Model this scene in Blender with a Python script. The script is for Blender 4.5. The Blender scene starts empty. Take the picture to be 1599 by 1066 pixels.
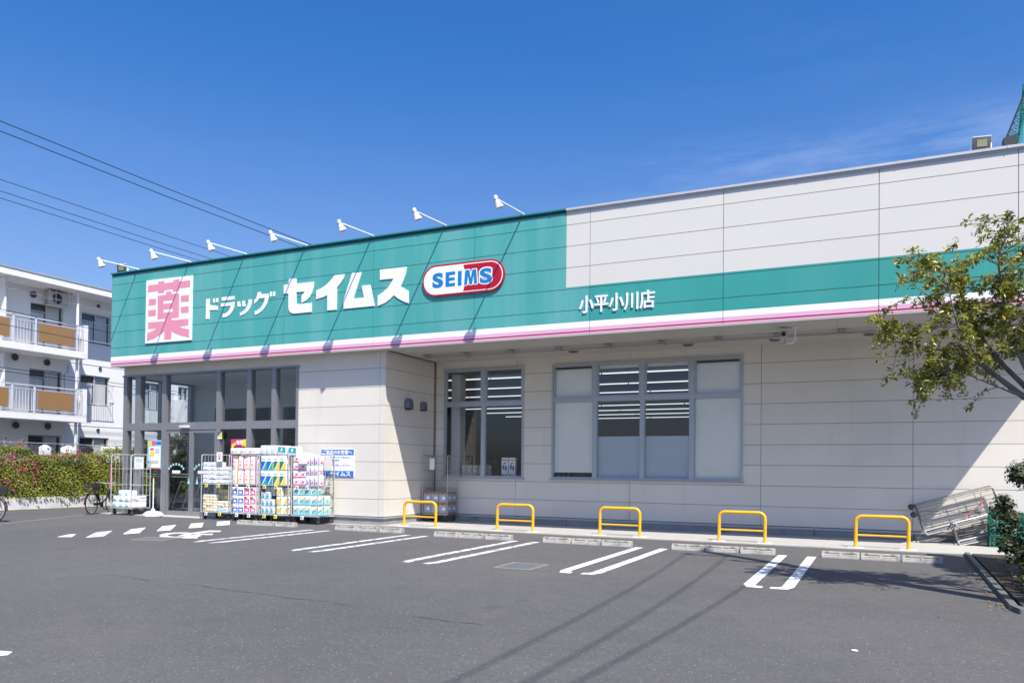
import bpy, bmesh, math, random
from mathutils import Vector, Matrix
from mathutils.geometry import tessellate_polygon
R = math.radians
random.seed(7)
SC = bpy.context.scene
COL = SC.collection

# ------------------------------------------------------------ camera
yaw, pitch, roll = 0.4396, 0.0147, 0.0104
F0 = Vector((-math.sin(yaw), math.cos(yaw), 0)); R0 = Vector((math.cos(yaw), math.sin(yaw), 0)); U0 = Vector((0, 0, 1))
F1 = F0*math.cos(pitch) + U0*math.sin(pitch); U1 = U0*math.cos(pitch) - F0*math.sin(pitch)
R2 = R0*math.cos(roll) + U1*math.sin(roll); U2 = U1*math.cos(roll) - R0*math.sin(roll)
cam_d = bpy.data.cameras.new('camera'); cam = bpy.data.objects.new('camera', cam_d); COL.objects.link(cam)
m = Matrix((R2, U2, -F1)).transposed().to_4x4(); m.translation = Vector((0, 0, 1.54)); cam.matrix_world = m
cam_d.sensor_width = 36; cam_d.lens = 1212.54/1599*36; cam_d.shift_y = (713.909-533)/1599
cam_d.clip_start = .1; cam_d.clip_end = 3000
SC.camera = cam

# ------------------------------------------------------------ light
SUNV = Vector((.49, -.44, 1.0)).normalized()
elev = math.asin(SUNV.z)
sd = bpy.data.lights.new('sun', 'SUN'); sd.energy = 4.9; sd.angle = R(.5); sd.color = (1, .945, .865)
so = bpy.data.objects.new('sun', sd); COL.objects.link(so); so.rotation_euler = (-SUNV).to_track_quat('-Z', 'Y').to_euler()
W = bpy.data.worlds.new('World'); SC.world = W; W.use_nodes = True
nt = W.node_tree; nt.nodes.clear()
out = nt.nodes.new('ShaderNodeOutputWorld'); bg = nt.nodes.new('ShaderNodeBackground'); sky = nt.nodes.new('ShaderNodeTexSky')
sky.sky_type = 'NISHITA'; sky.sun_disc = False; sky.sun_elevation = elev; sky.sun_rotation = math.atan2(SUNV.x, SUNV.y)
sky.air_density = 1.0; sky.dust_density = 1.5; sky.ozone_density = 6.0; sky.altitude = 0
bg.inputs[1].default_value = .10
# thin cirrus: a noise mixed into the sky by direction
tc = nt.nodes.new('ShaderNodeTexCoord'); mp = nt.nodes.new('ShaderNodeMapping'); mp.inputs['Scale'].default_value = (2.2, 2.6, 15.0)
mp.inputs['Rotation'].default_value = (0, 0, 0)
nz = nt.nodes.new('ShaderNodeTexNoise'); nz.inputs['Scale'].default_value = 2.3; nz.inputs['Detail'].default_value = 7; nz.inputs['Roughness'].default_value = .62
rp = nt.nodes.new('ShaderNodeValToRGB'); rp.color_ramp.elements[0].position = .40; rp.color_ramp.elements[1].position = .78
rp.color_ramp.elements[1].color = (.36, .36, .36, 1)
mx = nt.nodes.new('ShaderNodeMixRGB'); mx.inputs[2].default_value = (5.2, 6.0, 8.0, 1)
L = nt.links.new
L(tc.outputs['Generated'], mp.inputs[0]); L(mp.outputs[0], nz.inputs['Vector']); L(nz.outputs[0], rp.inputs[0])
hs = nt.nodes.new('ShaderNodeHueSaturation'); hs.inputs['Saturation'].default_value = 1.27
tn = nt.nodes.new('ShaderNodeMixRGB'); tn.blend_type = 'MULTIPLY'; tn.inputs[0].default_value = 1; tn.inputs[2].default_value = (.98, .99, 1.12, 1)
sx = nt.nodes.new('ShaderNodeSeparateXYZ'); L(tc.outputs['Generated'], sx.inputs[0])
def mrange(v, a, b, c, d, interp='SMOOTHSTEP'):
    q = nt.nodes.new('ShaderNodeMapRange'); q.interpolation_type = interp
    for k, val in (('From Min', a), ('From Max', b), ('To Min', c), ('To Max', d)): q.inputs[k].default_value = val
    L(v, q.inputs['Value']); return q.outputs[0]
def mmul(a, b):
    q = nt.nodes.new('ShaderNodeMath'); q.operation = 'MULTIPLY'; L(a, q.inputs[0]); L(b, q.inputs[1]); return q.outputs[0]
# the cirrus lies in one low band of the sky, towards the east side; the blue pales towards the horizon
band = mmul(mmul(mrange(sx.outputs['Z'], .26, .32, .25, 1), mrange(sx.outputs['Z'], .345, .40, 1, .06)), mrange(sx.outputs['X'], -.42, .02, .05, 1))
L(mrange(sx.outputs['Z'], .12, .50, 1.0, 1.27), hs.inputs['Saturation']); L(mrange(sx.outputs['Z'], .10, .45, .92, 1.08), hs.inputs['Value'])
ml = nt.nodes.new('ShaderNodeMath'); ml.operation = 'MULTIPLY'; L(rp.outputs[0], ml.inputs[0]); L(band, ml.inputs[1]); L(ml.outputs[0], mx.inputs[0])
L(sky.outputs[0], hs.inputs['Color']); L(hs.outputs[0], tn.inputs[1]); L(tn.outputs[0], mx.inputs[1]); L(mx.outputs[0], bg.inputs[0]); L(bg.outputs[0], out.inputs[0])
SC.view_settings.view_transform = 'Standard'; SC.view_settings.look = 'None'; SC.view_settings.gamma = 1
SC.view_settings.exposure = .67
SC.cycles.max_bounces = 8; SC.cycles.transparent_max_bounces = 16

# ------------------------------------------------------------ materials
MATS = {}
def mat(name, rgb, rough=.6, metal=0, var=0, vs=3.0, bump=0, bs=60, island=0, rgb2=None, spec=.5, stretch=None, trans=0, dirt=None):
    """Principled; var: noise variation of the colour, island: variation per loose piece, rgb2: second colour of the noise"""
    if name in MATS: return MATS[name]
    M = bpy.data.materials.new(name); M.use_nodes = True; t = M.node_tree; b = t.nodes['Principled BSDF']
    b.inputs['Roughness'].default_value = rough; b.inputs['Metallic'].default_value = metal
    b.inputs['Specular IOR Level'].default_value = spec
    b.inputs['Base Color'].default_value = (*rgb, 1)
    co = t.nodes.new('ShaderNodeTexCoord')
    if var or rgb2:
        mpp = t.nodes.new('ShaderNodeMapping')
        if stretch: mpp.inputs['Scale'].default_value = stretch
        n = t.nodes.new('ShaderNodeTexNoise'); n.inputs['Scale'].default_value = vs; n.inputs['Detail'].default_value = 6; n.inputs['Roughness'].default_value = .65
        t.links.new(co.outputs['Object'], mpp.inputs[0]); t.links.new(mpp.outputs[0], n.inputs['Vector'])
        r = t.nodes.new('ShaderNodeValToRGB'); r.color_ramp.elements[0].position = .3; r.color_ramp.elements[1].position = .7
        lo = rgb2 if rgb2 else tuple(c*(1-var) for c in rgb); hi = rgb if rgb2 else tuple(min(1, c*(1+var)) for c in rgb)
        r.color_ramp.elements[0].color = (*lo, 1); r.color_ramp.elements[1].color = (*hi, 1)
        t.links.new(n.outputs[0], r.inputs[0]); last = r.outputs[0]
    else:
        rg = t.nodes.new('ShaderNodeRGB'); rg.outputs[0].default_value = (*rgb, 1); last = rg.outputs[0]
    if dirt:
        # streaks of grime: (colour, scale vector, threshold, strength)
        dm = t.nodes.new('ShaderNodeMapping'); dm.inputs['Scale'].default_value = dirt[1]
        dn = t.nodes.new('ShaderNodeTexNoise'); dn.inputs['Scale'].default_value = 1.0; dn.inputs['Detail'].default_value = 5
        t.links.new(co.outputs['Object'], dm.inputs[0]); t.links.new(dm.outputs[0], dn.inputs['Vector'])
        dr = t.nodes.new('ShaderNodeValToRGB'); dr.color_ramp.elements[0].position = dirt[2]; dr.color_ramp.elements[1].position = dirt[2]+.18
        dr.color_ramp.elements[1].color = (dirt[3],)*3+(1,)
        t.links.new(dn.outputs[0], dr.inputs[0])
        dx = t.nodes.new('ShaderNodeMixRGB'); dx.inputs[2].default_value = (*dirt[0], 1)
        t.links.new(dr.outputs[0], dx.inputs[0]); t.links.new(last, dx.inputs[1]); last = dx.outputs[0]
    if island:
        g = t.nodes.new('ShaderNodeNewGeometry'); mr = t.nodes.new('ShaderNodeMapRange'); mr.inputs['To Min'].default_value = 1-island; mr.inputs['To Max'].default_value = 1+island
        t.links.new(g.outputs['Random Per Island'], mr.inputs[0])
        v = t.nodes.new('ShaderNodeVectorMath'); v.operation = 'SCALE'; t.links.new(last, v.inputs[0]); t.links.new(mr.outputs[0], v.inputs['Scale']); last = v.outputs[0]
    t.links.new(last, b.inputs['Base Color'])
    if bump:
        n2 = t.nodes.new('ShaderNodeTexNoise'); n2.inputs['Scale'].default_value = bs; n2.inputs['Detail'].default_value = 4
        t.links.new(co.outputs['Object'], n2.inputs['Vector'])
        bp = t.nodes.new('ShaderNodeBump'); bp.inputs['Strength'].default_value = bump; bp.inputs['Distance'].default_value = .01
        t.links.new(n2.outputs[0], bp.inputs['Height']); t.links.new(bp.outputs[0], b.inputs['Normal'])
    if trans:
        o = t.nodes['Material Output']; ms = t.nodes.new('ShaderNodeMixShader'); tl = t.nodes.new('ShaderNodeBsdfTranslucent')
        ms.inputs[0].default_value = trans; t.links.new(last, tl.inputs[0]); t.links.new(b.outputs[0], ms.inputs[1]); t.links.new(tl.outputs[0], ms.inputs[2]); t.links.new(ms.outputs[0], o.inputs[0])
    MATS[name] = M; return M
def glass_mat(name, tint=(.90, .92, .92), boost=1.3):
    M = bpy.data.materials.new(name); M.use_nodes = True; t = M.node_tree; t.nodes.clear()
    o = t.nodes.new('ShaderNodeOutputMaterial'); ms = t.nodes.new('ShaderNodeMixShader'); tr = t.nodes.new('ShaderNodeBsdfTransparent'); gl = t.nodes.new('ShaderNodeBsdfGlossy')
    ge = t.nodes.new('ShaderNodeNewGeometry'); dp = t.nodes.new('ShaderNodeVectorMath'); dp.operation = 'DOT_PRODUCT'
    t.links.new(ge.outputs['Incoming'], dp.inputs[0]); t.links.new(ge.outputs['Normal'], dp.inputs[1])
    def mth(op, a, b_):
        q = t.nodes.new('ShaderNodeMath'); q.operation = op
        for k, v in enumerate((a, b_)):
            if isinstance(v, (int, float)): q.inputs[k].default_value = v
            elif v is not None: t.links.new(v, q.inputs[k])
        return q.outputs[0]
    # Schlick reflectance of a thin pane, the same from both sides
    c_ = mth('SUBTRACT', 1.0, mth('ABSOLUTE', dp.outputs['Value'], None)); p5 = mth('POWER', c_, 5.0); fac = mth('MULTIPLY', mth('ADD', mth('MULTIPLY', p5, .94), .06), boost)
    tr.inputs[0].default_value = (*tint, 1); gl.inputs['Roughness'].default_value = 0.0; gl.inputs[0].default_value = (.95, .97, 1, 1)
    t.links.new(fac, ms.inputs[0]); t.links.new(tr.outputs[0], ms.inputs[1]); t.links.new(gl.outputs[0], ms.inputs[2]); t.links.new(ms.outputs[0], o.inputs[0])
    MATS[name] = M; return M
def emit_mat(name, rgb, s):
    M = bpy.data.materials.new(name); M.use_nodes = True; t = M.node_tree; t.nodes.clear()
    o = t.nodes.new('ShaderNodeOutputMaterial'); e = t.nodes.new('ShaderNodeEmission'); e.inputs[0].default_value = (*rgb, 1); e.inputs[1].default_value = s
    t.links.new(e.outputs[0], o.inputs[0]); MATS[name] = M; return M

def asphalt():
    M = bpy.data.materials.new('asphalt'); M.use_nodes = True; t = M.node_tree; b = t.nodes['Principled BSDF']; b.inputs['Roughness'].default_value = .82
    b.inputs['Specular IOR Level'].default_value = .35
    co = t.nodes.new('ShaderNodeTexCoord'); l = t.links.new
    def noise(s, d=5, ro=.6):
        n = t.nodes.new('ShaderNodeTexNoise'); n.inputs['Scale'].default_value = s; n.inputs['Detail'].default_value = d; n.inputs['Roughness'].default_value = ro; l(co.outputs['Object'], n.inputs['Vector']); return n.outputs[0]
    def ramp(v, a, c1, bb, c2):
        r = t.nodes.new('ShaderNodeValToRGB'); r.color_ramp.elements[0].position = a; r.color_ramp.elements[1].position = bb; r.color_ramp.elements[0].color = (*c1, 1); r.color_ramp.elements[1].color = (*c2, 1); l(v, r.inputs[0]); return r.outputs[0]
    def mixc(f, a, bb, mode='MIX'):
        x = t.nodes.new('ShaderNodeMixRGB'); x.blend_type = mode
        if isinstance(f, float): x.inputs[0].default_value = f
        else: l(f, x.inputs[0])
        l(a, x.inputs[1]); l(bb, x.inputs[2]); return x.outputs[0]
    grain = mixc(.5, ramp(noise(36, 9, 1.0), .38, (.042, .042, .044), .62, (.142, .140, .138)), ramp(noise(17, 6, .9), .36, (.05, .05, .052), .64, (.128, .126, .124)))
    big = ramp(noise(.22, 4), .35, (.86, .86, .88), .7, (1.1, 1.09, 1.07))
    mid = ramp(noise(2.6, 6, .7), .3, (.90, .90, .90), .75, (1.08, 1.08, 1.08))
    c = mixc(1.0, grain, big, 'MULTIPLY'); c = mixc(1.0, c, mid, 'MULTIPLY')
    vo = t.nodes.new('ShaderNodeTexVoronoi'); vo.inputs['Scale'].default_value = 40; l(co.outputs['Object'], vo.inputs['Vector'])
    sp = ramp(vo.outputs['Distance'], .14, (1, 1, 1), .24, (0, 0, 0))
    rs = t.nodes.new('ShaderNodeSeparateColor'); l(vo.outputs['Color'], rs.inputs[0])
    pick = ramp(rs.outputs[0], .80, (0, 0, 0), .86, (1, 1, 1)); sp = mixc(1.0, sp, pick, 'MULTIPLY')
    lt = t.nodes.new('ShaderNodeRGB'); lt.outputs[0].default_value = (.36, .36, .35, 1)
    c = mixc(sp, c, lt.outputs[0])
    # brownish dust and stains
    br = t.nodes.new('ShaderNodeRGB'); br.outputs[0].default_value = (.125, .113, .098, 1)
    c = mixc(ramp(noise(.35, 6, .7), .56, (0, 0, 0), .78, (.55, .55, .55)), c, br.outputs[0])
    dk = t.nodes.new('ShaderNodeRGB'); dk.outputs[0].default_value = (.06, .06, .065, 1)
    c = mixc(ramp(noise(1.1, 3, .5), .66, (0, 0, 0), .76, (.6, .6, .6)), c, dk.outputs[0])
    v2 = t.nodes.new('ShaderNodeTexVoronoi'); v2.inputs['Scale'].default_value = .9; l(co.outputs['Object'], v2.inputs['Vector'])
    ad = t.nodes.new('ShaderNodeMath'); ad.operation = 'MULTIPLY_ADD'; ad.inputs[1].default_value = .10; l(noise(9, 4, .7), ad.inputs[0]); l(v2.outputs['Distance'], ad.inputs[2])
    c = mixc(ramp(ad.outputs[0], .075, (.6, .6, .6), .135, (0, 0, 0)), c, dk.outputs[0])
    l(c, b.inputs['Base Color'])
    bp = t.nodes.new('ShaderNodeBump'); bp.inputs['Strength'].default_value = .6; bp.inputs['Distance'].default_value = .006; l(noise(140, 4, .7), bp.inputs['Height']); l(bp.outputs[0], b.inputs['Normal'])
    MATS['asphalt'] = M; return M

WALL = mat('cream_cladding', (.665, .625, .555), .55, var=.04, vs=.6, island=.025, bump=.12, bs=45, dirt=((.42, .39, .35), (3.5, 3.5, .35), .58, .16))
WALLW = mat('white_cladding', (.625, .605, .565), .5, var=.02, vs=.5, island=.012, bump=.1, bs=45, dirt=((.52, .52, .52), (3.0, 3.0, .3), .62, .15))
TEAL = mat('faded_teal_paint', (.062, .335, .315), .5, var=.05, vs=.5, island=.03, bump=.1, bs=45, dirt=((.15, .40, .385), (1.6, 1.6, .10), .46, .5))
TEALR = mat('deep_teal_paint', (.030, .29, .262), .5, var=.04, vs=.5, island=.02, bump=.1, bs=45, dirt=((.055, .315, .285), (1.6, 1.6, .10), .46, .5))
TEALD = mat('teal_coping', (.012, .19, .185), .45, var=.08, vs=2)
STRIPEW = mat('white_stripe', (.82, .82, .84), .5)
PINK = mat('faded_pink_stripe', (.72, .40, .55), .5, var=.05, vs=1.5)
MAG = mat('magenta_line', (.42, .01, .07), .5)
SEAM = mat('joint_sealant', (.19, .18, .17), .8)
SEAMT = mat('teal_joint', (.010, .085, .095), .8)
COPING = mat('grey_coping', (.52, .53, .53), .45, metal=.2, var=.08, vs=3)
SOFFIT = mat('soffit_board', (.48, .465, .43), .7, var=.03, vs=1.2, dirt=((.42, .41, .38), (1.2, 1.2, 1.2), .62, .25))
CONC = mat('concrete', (.37, .36, .34), .85, var=.12, vs=2.2, bump=.3, bs=80, dirt=((.22, .21, .19), (1.1, 1.1, 1.1), .56, .5))
CONCD = mat('foundation_concrete', (.27, .275, .275), .85, var=.15, vs=3.2, bump=.3, bs=60, dirt=((.13, .13, .12), (2.2, 2.2, 3.0), .55, .6))
ALU = mat('aluminium_frame', (.40, .43, .46), .42, metal=.35, var=.04, vs=5)
BRONZE = mat('grey_steel_mullion', (.27, .275, .285), .42, metal=.45, var=.05, vs=4)
GLASS = glass_mat('window_glass'); GLASSD = glass_mat('shopfront_glass', (.80, .84, .86), 1.0)
FROST = mat('frosted_film', (.42, .48, .55), .55, spec=.6, var=.06, vs=.8)
BLIND = mat('roller_blind', (.80, .78, .72), .65, var=.06, vs=.9)
STEEL = mat('galvanised_tube', (.62, .62, .61), .38, metal=.55, var=.1, vs=8)
WHITEM = mat('white_enamel', (.78, .79, .80), .4)
BLACK = mat('black_rubber', (.015, .015, .016), .6)
DGREY = mat('dark_grey_metal', (.07, .075, .085), .5)
YEL = mat('yellow_enamel', (.78, .42, .018), .38, var=.05, vs=5, dirt=((.45, .26, .05), (6, 6, 6), .66, .5))
PAINT = mat('road_paint', (.66, .66, .65), .7, var=.06, vs=3, dirt=((.20, .20, .21), (9, 9, 9), .51, .8), bump=.3, bs=120)
PAINTW = mat('worn_road_paint', (.55, .56, .57), .75, var=.1, vs=3, dirt=((.14, .14, .15), (7, 7, 7), .47, .9), bump=.3, bs=120)
ASPH = asphalt()

# ------------------------------------------------------------ mesh helpers
class MB:
    def __init__(s): s.v = []; s.f = []; s.m = []
    def face(s, pts, mi=0):
        k = len(s.v); s.v += [tuple(p) for p in pts]; s.f.append(tuple(range(k, k+len(pts)))); s.m.append(mi); return s
    def hexa(s, c, mi=0):
        """c: 8 corners, bottom ring then top ring (both counter-clockwise from above)"""
        k = len(s.v); s.v += [tuple(p) for p in c]
        for f in ((3, 2, 1, 0), (4, 5, 6, 7), (0, 1, 5, 4), (1, 2, 6, 5), (2, 3, 7, 6), (3, 0, 4, 7)):
            s.f.append(tuple(k+i for i in f)); s.m.append(mi)
        return s
    def box(s, x0, y0, z0, x1, y1, z1, mi=0):
        if x0 > x1: x0, x1 = x1, x0
        if y0 > y1: y0, y1 = y1, y0
        if z0 > z1: z0, z1 = z1, z0
        return s.hexa([(x0, y0, z0), (x1, y0, z0), (x1, y1, z0), (x0, y1, z0), (x0, y0, z1), (x1, y0, z1), (x1, y1, z1), (x0, y1, z1)], mi)
    def tube(s, pts, r, n=8, mi=0, caps=True, closed=False):
        pts = [Vector(p) for p in pts]; rr = r if isinstance(r, (list, tuple)) else [r]*len(pts)
        k0 = len(s.v); N = len(pts); prev = None
        for i, p in enumerate(pts):
            a = pts[i-1] if (i > 0 or closed) else p; b = pts[(i+1) % N] if (i < N-1 or closed) else p
            d = (b-a).normalized() if (b-a).length > 1e-9 else Vector((0, 0, 1))
            if prev is None:
                u = d.cross(Vector((0, 0, 1))) if abs(d.z) < .95 else d.cross(Vector((1, 0, 0)))
            else: u = prev - d*prev.dot(d)
            if u.length < 1e-6: u = d.orthogonal()
            u.normalize(); w = d.cross(u); prev = u
            for j in range(n):
                t = 2*math.pi*j/n; q = p + (u*math.cos(t)+w*math.sin(t))*rr[i]; s.v.append(tuple(q))
        for i in range(N if closed else N-1):
            for j in range(n):
                a = k0+i*n+j; b = k0+i*n+(j+1) % n; i2 = (i+1) % N; c = k0+i2*n+(j+1) % n; d = k0+i2*n+j
                s.f.append((a, b, c, d)); s.m.append(mi)
        if caps and not closed:
            s.f.append(tuple(k0+j for j in reversed(range(n)))); s.m.append(mi)
            s.f.append(tuple(k0+(N-1)*n+j for j in range(n))); s.m.append(mi)
        return s
    def lathe(s, prof, c, axis=(0, 0, 1), n=20, mi=0):
        """prof: (radius, height) along axis from point c"""
        ax = Vector(axis).normalized(); u = ax.orthogonal().normalized(); w = ax.cross(u); c = Vector(c); k0 = len(s.v)
        for r, h in prof:
            for j in range(n):
                t = 2*math.pi*j/n; s.v.append(tuple(c+ax*h+(u*math.cos(t)+w*math.sin(t))*max(r, 1e-4)))
        for i in range(len(prof)-1):
            for j in range(n):
                s.f.append((k0+i*n+j, k0+i*n+(j+1) % n, k0+(i+1)*n+(j+1) % n, k0+(i+1)*n+j)); s.m.append(mi)
        return s
    def prism(s, poly, o, u, v, thick, mi=0, side=None):
        """polygon (2D) laid in the plane o+u*a+v*b, front face towards u x v, extruded back by thick"""
        o, u, v = Vector(o), Vector(u), Vector(v); n = u.cross(v).normalized()
        ar = sum(poly[i][0]*poly[(i+1) % len(poly)][1]-poly[(i+1) % len(poly)][0]*poly[i][1] for i in range(len(poly)))
        if ar < 0: poly = poly[::-1]
        k = len(s.v); N = len(poly)
        for a, b in poly: s.v.append(tuple(o+u*a+v*b))
        for a, b in poly: s.v.append(tuple(o+u*a+v*b-n*thick))
        for t in tessellate_polygon([[Vector((a, b, 0)) for a, b in poly]]):
            a, b, c = t; pa, pb, pc = poly[a], poly[b], poly[c]
            if (pb[0]-pa[0])*(pc[1]-pa[1])-(pb[1]-pa[1])*(pc[0]-pa[0]) < 0: b, c = c, b
            s.f.append((k+a, k+b, k+c)); s.m.append(mi)
        for i in range(N):
            j = (i+1) % N; s.f.append((k+i, k+N+i, k+N+j, k+j)); s.m.append(mi if side is None else side)
        return s
    def xf(s, M):
        s.v = [tuple(M @ Vector(p)) for p in s.v]; return s
    def build(s, name, mats, parent=None, loc=None, smooth=False, bevel=0):
        me = bpy.data.meshes.new(name); off = Vector(loc) if loc is not None else Vector((0, 0, 0))
        me.from_pydata([tuple(Vector(p)-off) for p in s.v], [], s.f)
        if not isinstance(mats, (list, tuple)): mats = [mats]
        for x in mats: me.materials.append(x)
        me.polygons.foreach_set('material_index', s.m)
        if bevel:
            b = bmesh.new(); b.from_mesh(me); bmesh.ops.remove_doubles(b, verts=b.verts, dist=1e-5)
            bmesh.ops.bevel(b, geom=[e for e in b.edges if e.calc_face_angle(0) > .5], offset=bevel, segments=2, affect='EDGES', profile=.6); b.to_mesh(me); b.free(); smooth = True
        if smooth:
            me.polygons.foreach_set('use_smooth', [True]*len(me.polygons))
            try: me.set_sharp_from_angle(angle=R(40))
            except Exception: pass
        me.update()
        o = bpy.data.objects.new(name, me); COL.objects.link(o)
        if parent is not None: o.parent = parent
        elif loc is not None: o.location = loc
        return o
def tag(o, label=None, cat=None, group=None, kind=None):
    if label: o['label'] = label
    if cat: o['category'] = cat
    if group: o['group'] = group
    if kind: o['kind'] = kind
    return o
def empty(name, loc, label, cat, group=None, rz=0):
    o = bpy.data.objects.new(name, None); o.empty_display_size = .2; COL.objects.link(o); o.location = loc; o.rotation_euler = (0, 0, rz)
    return tag(o, label, cat, group)
def dup(root, loc, rz=None, label=None, group=None):
    r = root.copy(); COL.objects.link(r); r.location = loc
    if rz is not None: r.rotation_euler = (0, 0, rz)
    if label: r['label'] = label
    if group: r['group'] = group
    for ch in KIDS(root):
        c = ch.copy(); COL.objects.link(c); c.parent = r
        for g in KIDS(ch):
            d = g.copy(); COL.objects.link(d); d.parent = c
    return r
def KIDS(o): return [c for c in COL.objects if c.parent is o]
def arc(c, r, a0, a1, n, ux=(1, 0, 0), uy=(0, 0, 1)):
    c, ux, uy = Vector(c), Vector(ux), Vector(uy)
    return [c+ux*r*math.cos(a0+(a1-a0)*i/n)+uy*r*math.sin(a0+(a1-a0)*i/n) for i in range(n+1)]
def textmesh(s, mats, name, parent, box, y, depth=.02, off=0.0, bold=0.0, loc=None, ux=(1, 0, 0), uz=(0, 0, 1), out=(0, -1, 0)):
    """text fitted into box (x0,z0,x1,z1) of a vertical plane; bold = stroke thickening in metres (layers a hair apart)"""
    cu = bpy.data.curves.new(name, 'FONT'); cu.body = s; cu.extrude = .001; cu.offset = off; cu.resolution_u = 3 if len(s) > 1 else 10
    t = bpy.data.objects.new('tmp', cu); COL.objects.link(t); dg = bpy.context.evaluated_depsgraph_get()
    me = bpy.data.meshes.new_from_object(t.evaluated_get(dg)); bpy.data.objects.remove(t)
    xs = [v.co.x for v in me.vertices]; ys = [v.co.y for v in me.vertices]
    if not xs: return None
    x0, x1, y0, y1 = min(xs), max(xs), min(ys), max(ys); bx0, bz0, bx1, bz1 = box
    ux, uz, out = Vector(ux), Vector(uz), Vector(out); off3 = Vector(loc) if loc is not None else Vector((0, 0, 0)); b = MB()
    sh = [(0, 0)] if not bold else [(0, 0), (-bold, 0), (bold, 0), (0, bold), (0, -bold), (-bold*.7, bold*.7), (bold*.7, bold*.7), (-bold*.7, -bold*.7), (bold*.7, -bold*.7)]
    for q, (sx, sz) in enumerate(sh):
        k = len(b.v)
        for v in me.vertices:
            a = bx0+(v.co.x-x0)/(x1-x0)*(bx1-bx0)+sx; c = bz0+(v.co.y-y0)/(y1-y0)*(bz1-bz0)+sz
            b.v.append(tuple(ux*a+uz*c+out*(-y+(depth-.0004*q if v.co.z > 0 else -.0003*q))))
        for p in me.polygons: b.f.append(tuple(k+i for i in p.vertices)); b.m.append(0)
    return b.build(name, mats, parent, loc if loc is not None else (0, 0, 0))
# ------------------------------------------------------------ ground
g = MB(); g.face([(-900, -900, 0), (900, -900, 0), (900, 900, 0), (-900, 900, 0)]); tag(g.build('parking_lot', ASPH), 'grey asphalt car park with fine pale speckle', 'ground', kind='structure')
YF, Y1, Y2, XW = 16.811, 17.205, 19.75, -11.834
ZS, ZB, ZT = 4.64, 4.66, 7.60
w = MB(); w.box(-11.9, 16.98, -.05, -8.2, Y2, .02)
for a, b in ((-8.19, -4.6), (-4.59, -1.0), (-.99, 2.6), (2.61, 6.0)): w.box(a, 16.98, -.05, b, Y2, .02)
tag(w.build('walkway', CONC), 'pale concrete strip along the store wall', 'walkway', kind='structure')
w = MB(); w.box(-22.4, 16.62, -.05, -14.6, 17.3, .012); w.box(-14.6, 16.95, -.05, XW, 17.3, .006); tag(w.build('entrance_apron', CONC), 'pale concrete edge along the glass entrance', 'paving', kind='structure')
w = MB(); w.prism([(-22.3, 16.6), (-22.2, 16.6), (-19.0, 10.0), (-17.3, 6.5), (-17.4, 6.5), (-19.1, 10.0)], (0, 0, .004), (1, 0, 0), (0, 1, 0), .003)
tag(w.build('gutter_line', mat('pale_seam', (.19, .19, .185), .9, var=.2, vs=6)), 'thin pale seam curving over the asphalt', 'seam', kind='structure')
UX, UY, UZ = (1, 0, 0), (0, 1, 0), (0, 0, 1)
def curl(x0, s, y0=10.75, y1=15.13, ww=.155, ft=.18):
    """one leg of a bay marking with its foot curling towards s"""
    p = [(x0-ww/2, y1), (x0-ww/2, y0+.22)]; q = [(x0+ww/2, y0+.22), (x0+ww/2, y1)]
    if s > 0: foot = [(x0-ww/2+.04, y0+.1), (x0-.01, y0), (x0+ft, y0-.02), (x0+ft, y0+.13), (x0+ww/2+.03, y0+.15)]; return p+foot+q
    foot = [(x0-ww/2-.03, y0+.15), (x0-ft, y0+.13), (x0-ft, y0-.02), (x0+.01, y0), (x0+ww/2-.04, y0+.1)]; return p+foot+q
for i, xc in enumerate((-1.32, -4.04, -6.76, -9.48, -12.25)):
    y0 = (10.75, 10.85, 10.75, 11.2, 11.5)[i]
    b = MB(); b.prism(curl(xc-.25, 1, y0=y0, ft=(.19, .16, .11, .09, .09)[i]), (0, 0, .004), UX, UY, .003); b.prism(curl(xc+.25, -1, y0=y0, ft=(.21, .17, .12, .09, .09)[i]), (0, 0, .004), UX, UY, .003)
    tag(b.build('bay_marking', PAINT if i < 2 else PAINTW), 'white double line between two parking bays', 'road marking', 'white bay markings', kind='structure')
DASH = [[(-15.7, 10.8), (-16.07, 11.32), (-16.01, 11.46), (-15.45, 10.96)], [(-15.11, 11.03), (-16.04, 11.96), (-16.17, 12.48), (-15.05, 11.41)], [(-15.15, 11.95), (-16.17, 12.98), (-16.34, 13.54), (-15.13, 12.37)], [(-15.25, 12.93), (-16.34, 14.02), (-16.43, 14.54), (-15.17, 13.26)], [(-15.31, 13.91), (-16.46, 15.04), (-16.48, 15.49), (-15.28, 14.31)], [(-15.34, 14.84), (-16.45, 15.93), (-16.47, 16.42), (-15.35, 15.3)]]
for d in DASH:
    b = MB(); b.prism(d, (0, 0, .004), UX, UY, .003); tag(b.build('hatch_marking', PAINT), 'white slanted bar of the hatched no-parking strip', 'road marking', 'white hatch bars', kind='structure')
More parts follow.
